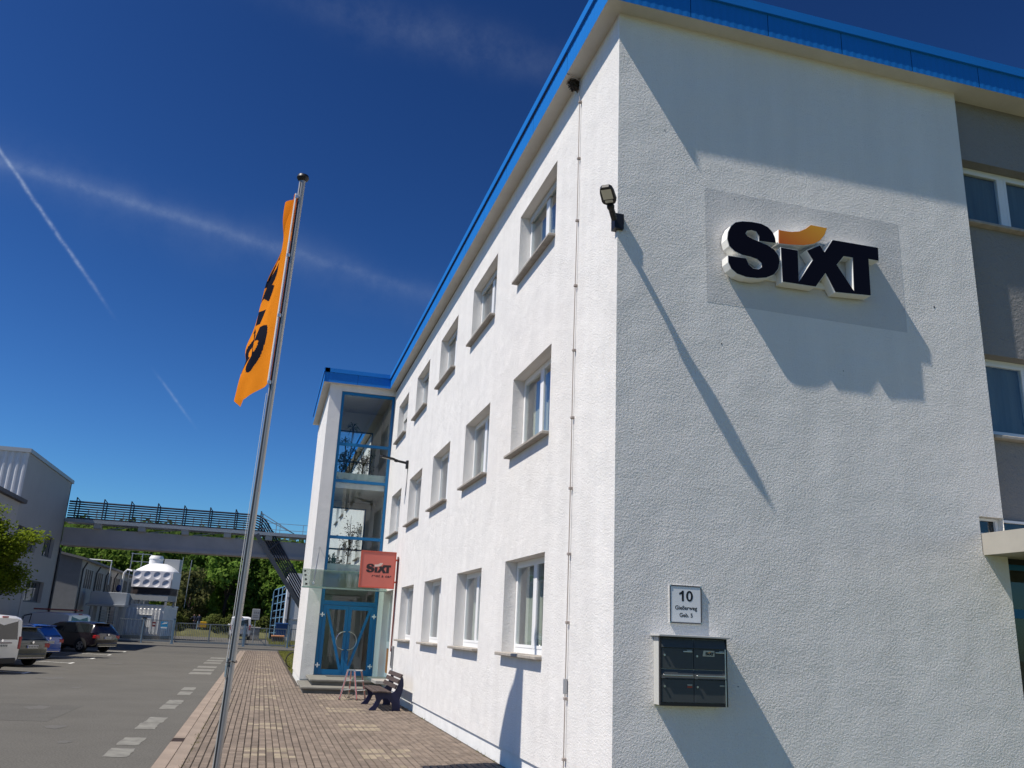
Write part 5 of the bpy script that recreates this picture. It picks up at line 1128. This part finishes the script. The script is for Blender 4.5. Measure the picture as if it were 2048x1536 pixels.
# bicycle half hidden behind the tower
bk = empty('bicycle', (-1.8, 30.2, 0), 'black bicycle half hidden behind the stair tower', 'bicycle')
for x in (-2.02, -0.98):
    q = MB(); q.tube([(x + 0.32 * cos(2 * pi * k / 28), 30.2, 0.335 + 0.32 * sin(2 * pi * k / 28)) for k in range(29)], 0.022, 8); w = q.build('wheel', M_black, bk, smooth=True)
    q = MB()
    for k in range(12): q.bar((x, 30.2, 0.335), (x + 0.31 * cos(pi * k / 6), 30.2, 0.335 + 0.31 * sin(pi * k / 6)), 0.005, 0.005)
    q.build('spokes', M_steel, w)
q = MB()
for a, b in (((-2.02, .335), (-1.86, .93)), ((-1.90, .80), (-1.42, .30)), ((-1.88, .86), (-1.29, .86)), ((-1.42, .30), (-1.26, .95)), ((-1.42, .30), (-0.98, .335)), ((-0.98, .335), (-1.29, .84))): q.tube([(a[0], 30.2, a[1]), (b[0], 30.2, b[1])], 0.017, 6)
q.build('frame', mat('bike_frame', (0.03, 0.03, 0.035), 0.3), bk)
q = MB(); q.tube([(-1.86, 29.92, 1.0), (-1.84, 30.2, 1.0), (-1.86, 30.48, 1.0)], 0.014, 6); q.build('handlebar', M_steel, bk); q = MB(); q.bbox(-1.66, -1.14, 30.12, 30.28, 0.95, 1.0, 0.02); q.build('saddle', M_black, bk)

# ---------------------------------------------------------------- vehicles
M_tyre = mat('tyre', (0.012, 0.012, 0.012), 0.9); M_rim = mat('alloy_rim', (0.45, 0.45, 0.46), 0.3, 0.9); M_tail = mat('tail_lamp', (0.28, 0.012, 0.015), 0.15); M_plate = mat('number_plate_white', (0.7, 0.7, 0.66), 0.4); M_cglass = M_cglass
M_carglass = mat('car_glass', (0.012, 0.016, 0.018), 0.06, spec=0.8); M_chrome = mat('chrome', (0.75, 0.75, 0.77), 0.12, 1.0); M_carplas = mat('car_plastic', (0.02, 0.02, 0.022), 0.6)
def paint(name, c, rough=0.22): return mat(name, c, rough, 0.0, spec=0.5, coat=0.9)
WAGON = [  # u from the rear, z of sill/belt/top, half widths sill/belt/roof
 (0.00, .42, .78, .80, .70, .74, .60), (0.06, .33, .90, .94, .80, .83, .68), (0.22, .26, .96, 1.20, .86, .88, .64), (0.42, .24, .95, 1.40, .88, .90, .60), (0.70, .22, .95, 1.455, .89, .905, .59), (1.30, .22, .93, 1.475, .90, .91, .60), (2.05, .22, .92, 1.47, .90, .91, .61), (2.75, .22, .92, 1.40, .90, .91, .60), (3.20, .22, .92, 1.16, .90, .90, .64), (3.55, .22, .91, .96, .90, .89, .70), (4.10, .24, .80, .86, .88, .86, .66), (4.45, .28, .68, .74, .82, .80, .58), (4.62, .36, .58, .62, .66, .64, .48)]
VAN = [(0.00, .40, 1.00, 1.02, .78, .80, .72), (0.04, .32, 1.04, 1.72, .86, .87, .74), (0.14, .26, 1.05, 1.80, .89, .89, .75), (0.80, .24, 1.04, 1.84, .90, .90, .76), (1.70, .24, 1.04, 1.84, .90, .90, .76), (2.45, .24, 1.04, 1.82, .90, .90, .75), (3.05, .24, 1.04, 1.70, .90, .90, .72), (3.55, .24, 1.03, 1.28, .90, .89, .72), (3.85, .24, 1.00, 1.05, .89, .88, .72), (4.20, .26, .86, .92, .86, .84, .66), (4.42, .34, .66, .70, .74, .72, .54)]
def vehicle(name, label, cat, st, pm, pos, ang, sc=1.0, green=(3, 8), van=False, cargo=False, rails=None, wheels=(0.85, 3.55), wr=0.32, lampz=None, group=None, hs_=1.0, glow=True):
    root = empty(name, (0, 0, 0), label, cat, group)
    q = MB(); V = []; K = 7
    for (u, zb, zl, zt, ws_, wb_, wr_) in st:
        zm = zb + (zl - zb) * 0.55; ring = [(0, zb), (ws_ * 0.86, zb), (ws_, zb + 0.10), (ws_ * 1.005, zm), (wb_, zl), (wr_ + 0.05, zt - 0.06 * (zt - zl > 0.15)), (wr_ * 0.75, zt), (0, zt + 0.012)]
        pts = [(u, -y, z) for y, z in ring] + [(u, y, z) for y, z in reversed(ring[1:-1])]; V += pts
    n = 14; F = []
    for i in range(len(st) - 1):
        for k in range(n): j = (k + 1) % n; F.append((i * n + k, i * n + j, (i + 1) * n + j, (i + 1) * n + k))
    F += [tuple(range(n)), tuple(range((len(st) - 1) * n, len(st) * n))]
    q.add(V, F); body = q.build('body', pm, root, smooth=38)
    P = lambda i, k: Vector(V[i * n + k])
    def pan(nm, pts, ins, off, m, par=body):
        c = sum(pts, Vector()) / 4; nn_ = (pts[1] - pts[0]).cross(pts[3] - pts[0]).normalized()
        if nn_.dot(c - Vector((2.2, 0, 0.7))) < 0: nn_ = -nn_
        q = MB(); q.add([p + (c - p) * ins + nn_ * off for p in pts], [(0, 1, 2, 3)]); return q.build(nm, m, par, fix=False)
    g0, g1 = green
    side = [(g0, g0 + 1), (g0 + 1, g0 + 2), (g0 + 2, g0 + 3), (g0 + 3, g0 + 4), (g0 + 4, g1)]
    for s, (kb, kr) in ((-1, (4, 5)), (1, (10, 9))):
        for (a, b) in [(i, i + 1) for i in range(g0, g1)]:
            if cargo and st[a][0] < 2.4: continue
            pan('side_window', [P(a, kb), P(b, kb), P(b, kr), P(a, kr)], 0.07, 0.006, M_carglass)
    # rear window
    iu = 1 if van else 2; ju = 2 if van else 3
    if van: pts = [Vector((-0.02 + 0.03, -.70, 1.04)), Vector((0.01, .70, 1.04)), Vector((0.05, .62, 1.68)), Vector((0.05, -.62, 1.68))]; pan('rear_window', pts, 0.03, 0.012, M_carglass)
    else: pan('rear_window', [P(1, 5), P(1, 9), P(3, 9), P(3, 5)], 0.06, 0.014, M_carglass)
    wi = [i for i in range(len(st) - 1) if st[i][3] - st[i + 1][3] > 0.1 and st[i][0] > 2.4]
    if wi: pan('windscreen', [P(wi[0], 5), P(wi[0], 9), P(wi[-1] + 1, 9), P(wi[-1] + 1, 5)], 0.06, 0.02, M_carglass)
    for u in wheels:
        for s in (-1, 1):
            q = MB(); y = 0.80 * s; q.tube([(u, y - 0.11, wr), (u, y - 0.09, wr), (u, y + 0.09, wr), (u, y + 0.11, wr)], [wr - 0.04, wr, wr, wr - 0.04], 24); w = q.build('wheel', M_tyre, root, smooth=50)
            q = MB(); q.tube([(u, y + s * 0.105, wr), (u, y + s * 0.118, wr)], wr * 0.62, 20); q.build('rim', M_rim, w)
            q = MB()
            for k in range(5): a = 2 * pi * k / 5; q.bar((u + 0.3 * wr * cos(a + 0.3), y + s * 0.12, wr + 0.3 * wr * sin(a + 0.3)), (u + 0.58 * wr * cos(a + 0.3), y + s * 0.12, wr + 0.58 * wr * sin(a + 0.3)), 0.07, 0.01, 0, (0, 1, 0))
            q.build('rim_gap', M_black, w)
            q = MB(); q.add([(u, 0.905 * s, wr)] + [(u + (wr + 0.07) * cos(pi * (k / 12 * 1.16 - 0.08)), 0.905 * s, wr + (wr + 0.07) * sin(pi * (k / 12 * 1.16 - 0.08))) for k in range(13)], [(0, k + 1, k + 2) for k in range(12)]); q.build('wheel_arch', M_carplas, body)
    zl = lampz or (st[1][2] - 0.14)
    for s in (-1, 1):
        q = MB(); 
        if van: q.bbox(-0.02, 0.10, s * 0.80 - 0.065, s * 0.80 + 0.065, 0.75, 1.15, 0.02)
        else: q.bbox(-0.005, 0.22, s * 0.72 - 0.15, s * 0.72 + 0.15, zl - 0.08, zl + 0.09, 0.03)
        q.build('tail_lamp', M_tail, body)
        q = MB(); q.bbox(st[-2][0] - 0.25, st[-2][0] + 0.02, s * 0.66 - 0.14, s * 0.66 + 0.14, st[-2][2] - 0.12, st[-2][2] - 0.0, 0.03); q.build('headlamp', M_chrome, body)
        q = MB(); ui = 3.05 if not van else 3.3; q.bbox(ui - 0.09, ui + 0.09, s * 1.0 - 0.09, s * 1.0 + 0.09, st[7][2] + 0.02, st[7][2] + 0.17, 0.03); q.build('mirror', pm, body)
    zp = 0.72 if not van else 0.86
    q = MB(); q.bbox(-0.035, -0.01, -0.26, 0.26, zp - 0.055, zp + 0.055, 0.004); pl = q.build('number_plate', M_plate, body)
    q = MB(); q.box(-0.038, -0.0355, 0.215, 0.255, zp - 0.05, zp + 0.05); q.build('plate_band', mat('plate_blue', (0.01, 0.04, 0.3), 0.4), pl)
    q = MB()
    for k in range(6): q.box(-0.038, -0.0355, 0.16 - k * 0.075 - 0.025, 0.16 - k * 0.075 + 0.025, zp - 0.03, zp + 0.03)
    q.build('plate_characters', mat('plate_dark', (0.1, 0.1, 0.1), 0.5), pl)
    q = MB(); q.bbox(-0.05, 0.12, -0.72, 0.72, 0.27, 0.47, 0.03); q.build('rear_bumper', M_carplas if van else pm, body)
    if not van:
        q = MB(); q.bbox(-0.06, 0.05, -0.62, 0.62, 0.30, 0.335, 0.006); q.build('bumper_trim', M_chrome, body)
        q = MB(); q.bbox(0.26, 0.46, -0.56, 0.56, 1.40, 1.43, 0.01); q.build('roof_spoiler', pm, body)
    q = MB(); q.tube([(-0.03 - 0.0, 0, zp + 0.16), (-0.012, 0, zp + 0.16)], 0.045, 12); q.build('badge', M_chrome, body)
    if van:
        q = MB(); q.bbox(-0.02, 0.02, -0.45, 0.3, zp + 0.07, zp + 0.10, 0.005); q.build('handle_strip', mat('brown_strip', (0.10, 0.05, 0.05), 0.5), body)
        q = MB(); q.bbox(0.0, 0.06, -0.12, 0.12, 1.745, 1.79, 0.01); q.build('brake_light', M_tail, body)
    if rails:
        for s in (-1, 1): q = MB(); q.tube([(0.65, s * 0.57, 1.46), (0.85, s * 0.575, 1.51), (2.1, s * 0.58, 1.515), (2.5, s * 0.585, 1.45)], 0.016, 6); q.build('roof_rail', rails, body, smooth=True)
    root.scale = (sc, sc, sc * hs_); root.rotation_euler = (0, 0, ang); root.location = pos
    return root
CA = pi - HA
vehicle('white_van', 'white van cut off by the left edge of the picture, rear facing', 'van', VAN, paint('van_white', (0.74, 0.73, 0.70), 0.3), (-11.05, 21.9, -0.025), CA, 0.93, (2, 7), van=True)
vehicle('parked_car', 'grey green estate car between the white van and the blue car', 'car', WAGON, paint('car_green_grey', (0.055, 0.062, 0.052)), (-11.08, 26.0, -0.025), CA - 0.08, 0.92, (3, 8), rails=M_chrome, group='cars parked along the yard road')
vehicle('parked_car', 'bright blue estate car parked beside the grey green one', 'car', WAGON, paint('car_blue', (0.010, 0.075, 0.36)), (-11.85, 32.3, -0.025), CA - 0.06, 0.92, (3, 8), group='cars parked along the yard road')
vehicle('parked_car', 'black estate car, farthest of the row of parked cars', 'car', WAGON, paint('car_black', (0.010, 0.007, 0.010)), (-10.95, 41.0, -0.025), CA - 0.06, 1.0, (3, 8), group='cars parked along the yard road')
v2 = vehicle('white_van', 'white panel van with a ladder on its roof behind the parked cars', 'van', VAN, paint('van_white_b', (0.72, 0.73, 0.74), 0.3), (-13.2, 45.5, -0.025), CA - 0.05, 1.02, (2, 7), van=True, cargo=True)
M_lw = mat('ladder_red', (0.33, 0.10, 0.08), 0.6)
q = MB(); rl = empty('roof_ladder', (0, 0, 0), 'reddish ladder strapped on the roof of the white panel van', 'ladder')
for s in (-1, 1): q.bar((0.1, s * 0.2, 1.98), (3.0, s * 0.2, 1.98), 0.05, 0.08)
rl_rails = q.build('rails', M_lw, rl); q = MB()
for k in range(10): q.bar((0.25 + k * 0.3, -0.2, 1.98), (0.25 + k * 0.3, 0.2, 1.98), 0.03, 0.03)
q.build('rungs', M_alu, rl); q = MB()
for u in (0.6, 2.3): q.bar((u, -0.7, 1.90), (u, 0.7, 1.90), 0.05, 0.05); q.bar((u, -0.68, 1.80), (u, -0.68, 1.92), 0.04, 0.04); q.bar((u, 0.68, 1.80), (u, 0.68, 1.92), 0.04, 0.04)
q.build('roof_bars', M_black, v2)
rl.location = v2.location; rl.rotation_euler = v2.rotation_euler; rl.scale = v2.scale
vehicle('white_van', 'white van beyond the gate seen from behind', 'van', VAN, paint('van_white_c', (0.74, 0.75, 0.76), 0.3), (-5.55, 88.5, -0.025), pi / 2 + 0.03, 1.18, (2, 7), van=True, hs_=1.08)

# ================================================================ PEOPLE (far away, beyond the gate)
def person(label, x, y, z, h, shirt, trousers, lean, arm, yawr):
    r = empty('person', (x, y, z), label, 'person')
    J = dict(pel=(0, 0, .53), ch=(0.0, lean * .5, .72), nk=(0, lean, .845), hd=(0, lean * 1.15, .93), ls=(-.105, lean * .9, .81), le=(-.15, lean + .02, .65), lh=(-.13, lean + .12, .50), rs=(.105, lean * .9, .81), re=(.16, lean + arm, .67), rh=(.12, lean + arm * 2, .60), lk=(-.06, .03, .28), lf=(-.07, 0, .03), lt=(-.075, .09, .015), rk=(.06, .05, .28), rf=(.075, -.02, .03), rtt=(.08, .08, .015), lhp=(-.055, 0, .5), rhp=(.055, 0, .5))
    E = [('pel', 'ch'), ('ch', 'nk'), ('nk', 'hd'), ('ch', 'ls'), ('ls', 'le'), ('le', 'lh'), ('ch', 'rs'), ('rs', 're'), ('re', 'rh'), ('pel', 'lhp'), ('lhp', 'lk'), ('lk', 'lf'), ('lf', 'lt'), ('pel', 'rhp'), ('rhp', 'rk'), ('rk', 'rf'), ('rf', 'rtt')]
    Rd = dict(pel=.08, ch=.085, nk=.034, hd=.058, ls=.042, le=.03, lh=.024, rs=.042, re=.03, rh=.024, lk=.038, lf=.03, lt=.026, rk=.038, rf=.03, rtt=.026, lhp=.056, rhp=.056)
    ks = list(J); me = bpy.data.meshes.new('body'); me.from_pydata([[c * h for c in J[k]] for k in ks], [(ks.index(a), ks.index(b)) for a, b in E], [])
    o = bpy.data.objects.new('body', me); col.objects.link(o); o.parent = r
    sk = o.modifiers.new('skin', 'SKIN'); 
    for i, k in enumerate(ks): sv = me.skin_vertices[0].data[i]; sv.radius = (Rd[k] * h, Rd[k] * h); sv.use_root = (k == 'pel')
    o.modifiers.new('sub', 'SUBSURF').levels = 1; o.modifiers['sub'].render_levels = 1
    dg_ = bpy.context.evaluated_depsgraph_get(); m2 = bpy.data.meshes.new_from_object(o.evaluated_get(dg_)); o.modifiers.clear(); o.data = m2; m2.name = 'body'
    m2.materials.clear()
    for mm in (shirt, trousers, mat('skin', (0.42, 0.25, 0.18), 0.6), mat('hair', (0.06, 0.04, 0.03), 0.7)): m2.materials.append(mm)
    for p in m2.polygons:
        c = p.center / h; p.material_index = 1 if c.z < .52 else (2 if (c.z > .87 and not c.z > .955) or (abs(c.x) > .1 and c.z < .56) else (3 if c.z > .955 else 0)); p.use_smooth = True
    r.rotation_euler = (0, 0, yawr)
    return r
person('person in dark navy work clothes leaning over in the far yard', -10.9, 100.5, 0.72, 1.75, mat('navy_cloth', (0.012, 0.016, 0.04), 0.9), mat('navy_cloth', (0.012, 0.016, 0.04), 0.9), .10, .10, 2.2)
person('person in pale blue trousers and dark jacket in the far yard', -10.35, 98.6, 0.70, 1.78, mat('dark_jacket', (0.03, 0.04, 0.07), 0.9), mat('pale_jeans', (0.20, 0.30, 0.42), 0.9), .03, .13, 0.6)

# ================================================================ BANK, HILL AND TREES
q = MB(); n = 40; V = []
for i in range(n + 1):
    x = -90 + 180 * i / n
    for (y, z) in ((96.5, -0.05), (98.5, 0.68), (110, 0.8), (150, 2.2), (230, 7.0)): V.append((x, y, z + (0.25 * sin(x * 0.31) if y > 105 else 0)))
q.add(V, [(i * 5 + j, i * 5 + 5 + j, i * 5 + 6 + j, i * 5 + 1 + j) for i in range(n) for j in range(4)]); tag(q.build('grass_bank', mat('bank_grass', (0.085, 0.085, 0.032), 0.95, var=0.35, vscale=0.8), smooth=True), kind='structure')
def hill_z(x, y):
    t = min(1, max(0, (y - 220) / 330)); s = t * t * (3 - 2 * t)
    return -1 + s * (40 - 0.075 * x + 2 * sin(x * 0.021 + 1) + 1.2 * sin(x * 0.05 + y * 0.02))
q = MB(); nx, ny = 60, 14; V = []
for i in range(nx + 1):
    for j in range(ny + 1): x, y = -450 + 900 * i / nx, 215 + 360 * j / ny; V.append((x, y, hill_z(x, y)))
q.add(V, [(i * (ny + 1) + j, (i + 1) * (ny + 1) + j, (i + 1) * (ny + 1) + j + 1, i * (ny + 1) + j + 1) for i in range(nx) for j in range(ny)]); tag(q.build('hill', mat('forest_floor', (0.03, 0.045, 0.015), 0.95, var=0.3, vscale=0.05), smooth=True), kind='structure')
random.seed(5)
FL = [leafmat('forest_leaf_%s' % 'abc'[i], *c) for i, c in enumerate((((0.085, 0.145, 0.03), (0.12, 0.18, 0.04)), ((0.06, 0.115, 0.03), (0.08, 0.135, 0.032)), ((0.13, 0.17, 0.055), (0.15, 0.18, 0.06))))]
q = MB()
def lump(q, c, rx, rz, k, s, mi):
    for _ in range(k):
        a = random.uniform(0, 2 * pi); u = random.uniform(-0.25, 1); rr = sqrt(max(0, 1 - u * u)); f = random.uniform(0.78, 1.05); nrm = Vector((rr * cos(a), rr * sin(a), u + 0.1)).normalized()
        p = c + Vector((rx * rr * cos(a) * f, rx * rr * sin(a) * f, rz * u * f)); nrm = (nrm + Vector((random.gauss(0, .45), random.gauss(0, .45), random.gauss(0, .45)))).normalized()
        t = nrm.orthogonal().normalized() * s * random.uniform(0.6, 1.3); b = nrm.cross(t).normalized() * s * random.uniform(0.5, 1.0)
        q.add([p - t, p - b, p + t, p + b], [(0, 1, 2, 3)], mi)
for i in range(1500):
    y = 222 + 335 * random.random() ** 0.8; x = random.uniform(-0.62, 0.42) * (y + 9) * 0.62 + 0.0
    r = random.uniform(3.2, 6.0); lump(q, Vector((x, y, hill_z(x, y) + r * 0.8)), r, r * random.uniform(0.9, 1.5), 46, 0.95 + 0.5 * (y / 550), random.choice((0, 0, 1, 1, 2)))
tag(q.build('hillside_forest', FL, fix=False), 'green mixed woodland covering the hillside behind the yard', 'forest', kind='stuff')

def crown_mesh(name, h, w, leaves, size, seed, m, low=0.12, kind='round'):
    random.seed(seed); q = MB(); cl_ = []
    for i in range(26 if leaves > 2000 else 16):
        t = random.random(); z = h * (low + (1 - low) * t); prof = sin(pi * (0.12 + 0.82 * t)) ** 0.7 if kind == 'round' else (1 - t) ** 0.6
        a = random.uniform(0, 2 * pi); rr = w * prof * sqrt(random.random()) * 0.85; cl_.append((Vector((rr * cos(a), rr * sin(a), z)), w * random.uniform(0.24, 0.42)))
    for c, r in cl_:
        for _ in range(leaves // len(cl_)):
            d = Vector((random.gauss(0, 1), random.gauss(0, 1), random.gauss(0, 0.8))).normalized(); p = c + d * r * random.uniform(0.55, 1.08)
            nrm = (d + Vector((random.gauss(0, .6), random.gauss(0, .6), random.gauss(0, .6) + 0.3))).normalized(); t = nrm.orthogonal().normalized(); b = nrm.cross(t); an = random.uniform(0, pi); t, b = t * cos(an) + b * sin(an), b * cos(an) - t * sin(an); s = size * random.uniform(0.6, 1.3)
            q.add([p - t * s, p - b * s * 0.6, p + t * s, p + b * s * 0.6], [(0, 1, 2, 3)])
    me = q.build('crown', m, None, fix=False); d = me.data; bpy.data.objects.remove(me)
    k = MB(); k.tube([(0, 0, -0.3), (0.1, 0, h * 0.25), (-0.1, 0.1, h * 0.6), (0, 0, h * 0.9)], [w * 0.075, w * 0.06, w * 0.035, 0.02], 8)
    for i in range(7): c, r = cl_[i]; k.tube([(0, 0, h * (0.2 + 0.05 * i)), Vector((0, 0, h * (0.2 + 0.05 * i))).lerp(c, 0.5) + Vector((0, 0, 0.2)), c], [w * 0.03, w * 0.02, w * 0.008], 5)
    me2 = k.build('trunk', mat('bark', (0.06, 0.045, 0.035), 0.95, var=0.3, vscale=6)); d2 = me2.data; bpy.data.objects.remove(me2)
    return d, d2
TV = [crown_mesh('a', 11.0, 4.2, 5200, 0.30, 21, leafmat('leaf_dark', (0.074, 0.149, 0.030), (0.115, 0.189, 0.041)), 0.08), crown_mesh('b', 10.0, 3.6, 5200, 0.30, 22, leafmat('leaf_mid', (0.115, 0.203, 0.035), (0.176, 0.270, 0.054)), 0.05), crown_mesh('c', 8.0, 3.4, 4200, 0.26, 23, leafmat('leaf_olive', (0.149, 0.162, 0.061), (0.189, 0.196, 0.078)), 0.04), crown_mesh('d', 13.0, 3.8, 5600, 0.32, 24, leafmat('leaf_fresh', (0.135, 0.230, 0.038), (0.189, 0.284, 0.054)), 0.08)]
spots = [(-31, 128, 0, 1.15, 'dark broadleaf tree far left above the workshop roof'), (-25.5, 122, 3, 0.95, 'fresh green tree rising behind the workshop roof'), (-20.5, 126, 1, 1.1, 'mid green tree left of the cooling tower'), (-17.2, 115, 1, 1.0, 'mid green tree directly behind the cooling tower'), (-13.6, 118, 0, 1.05, 'dark tree just right of the cooling tower'), (-12.2, 106, 2, 0.82, 'olive brown bush tree right of the white container'), (-10.4, 116, 1, 1.05, 'broad mid green tree above the two people'), (-8.2, 109, 1, 1.0, 'large leafy tree left of the flagpole beyond the gate'), (-5.6, 113, 0, 1.08, 'dark tree behind the flagpole foot beyond the gate'), (-3.6, 110, 1, 0.92, 'green tree right of the flagpole beyond the gate'), (-2.4, 122, 3, 0.98, 'tall fresh green tree behind the notice board'), (-0.6, 108, 3, 0.80, 'light green tree behind the blue glass annex'), (2.5, 118, 0, 1.0, 'dark tree behind the pale factory block'), (-36, 118, 1, 1.0, 'mid green tree at the far left behind the tall hall')]
for (x, y, k, s, lab) in spots:
    r = empty('broadleaf_tree', (x, y, 0.75), lab, 'tree', 'trees beyond the yard gate'); r.scale = (s, s, s); r.rotation_euler = (0, 0, x * 1.7)
    for nm, d in (('crown', TV[k][0]), ('trunk', TV[k][1])): o = bpy.data.objects.new(nm, d); col.objects.link(o); o.parent = r
BV = crown_mesh('s', 1.7, 1.3, 1300, 0.12, 31, leafmat('leaf_shrub', (0.10, 0.13, 0.035), (0.14, 0.16, 0.05)), 0.02)
for i, (x, y, lab) in enumerate(((-8.4, 98.6, 'pale shrub left of the white van beyond the gate'), (-9.3, 101.5, 'pale shrub right of the yellow cart'), (-7.1, 99.6, 'low pale shrub just behind the far white van'), (-3.0, 99.5, 'low shrub behind the stone planter'), (-12.6, 99, 'low shrub behind the white container'))):
    r = empty('shrub', (x, y, 0.55), lab, 'shrub', 'shrubs along the bank'); r.rotation_euler = (0, 0, i * 1.3)
    for nm, d in (('crown', BV[0]), ('trunk', BV[1])): o = bpy.data.objects.new(nm, d); col.objects.link(o); o.parent = r

# young maple in front of the factory hall: wide crown, many upright branches showing below the leaves
random.seed(77); mt = empty('maple_tree', (-15.45, 34.0, 0), 'bright green round crowned tree in front of the factory hall', 'tree')
k = MB(); lf = MB(); base = Vector((-15.45, 34, 0)); k.tube([base, base + Vector((0.03, 0, 1.2)), base + Vector((0, 0.05, 2.1))], [0.14, 0.12, 0.10], 8)
for i in range(70):
    a = random.uniform(0, 2 * pi); e = base + Vector((cos(a) * random.uniform(0.5, 1.85), sin(a) * random.uniform(0.5, 1.7), random.uniform(3.0, 6.0))); e.z -= 0.35 * max(0, ((e - base).xy.length - 1.3))
    s_ = base + Vector((0, 0.05, random.uniform(1.6, 2.15))); mI = s_.lerp(e, 0.5) + Vector((0, 0, -0.25)); k.tube([s_, mI, e], [0.035, 0.02, 0.006], 5)
    for b in range(3):
        e2 = mI.lerp(e, random.uniform(0.3, 1)) + Vector((random.gauss(0, .26), random.gauss(0, .26), random.uniform(0.05, .35))); k.tube([mI.lerp(e, 0.3), e2], [0.01, 0.004], 4)
        for _ in range(150):
            p = e2 + Vector((random.gauss(0, .23), random.gauss(0, .23), random.gauss(0, .15))); nrm = Vector((random.gauss(0, .6), random.gauss(0, .6), 1)).normalized(); t = nrm.orthogonal().normalized(); b_ = nrm.cross(t); an = random.uniform(0, pi); t, b_ = t * cos(an) + b_ * sin(an), b_ * cos(an) - t * sin(an); s = random.uniform(0.045, 0.085)
            lf.add([p - t * s, p - b_ * s * .7, p + t * s, p + b_ * s * .7], [(0, 1, 2, 3)])
k.build('trunk', mat('bark', (0.06, 0.045, 0.035), 0.95, var=0.3, vscale=6), mt); lf.build('crown', leafmat('leaf_maple', (0.15, 0.21, 0.018), (0.21, 0.27, 0.028)), mt, fix=False)
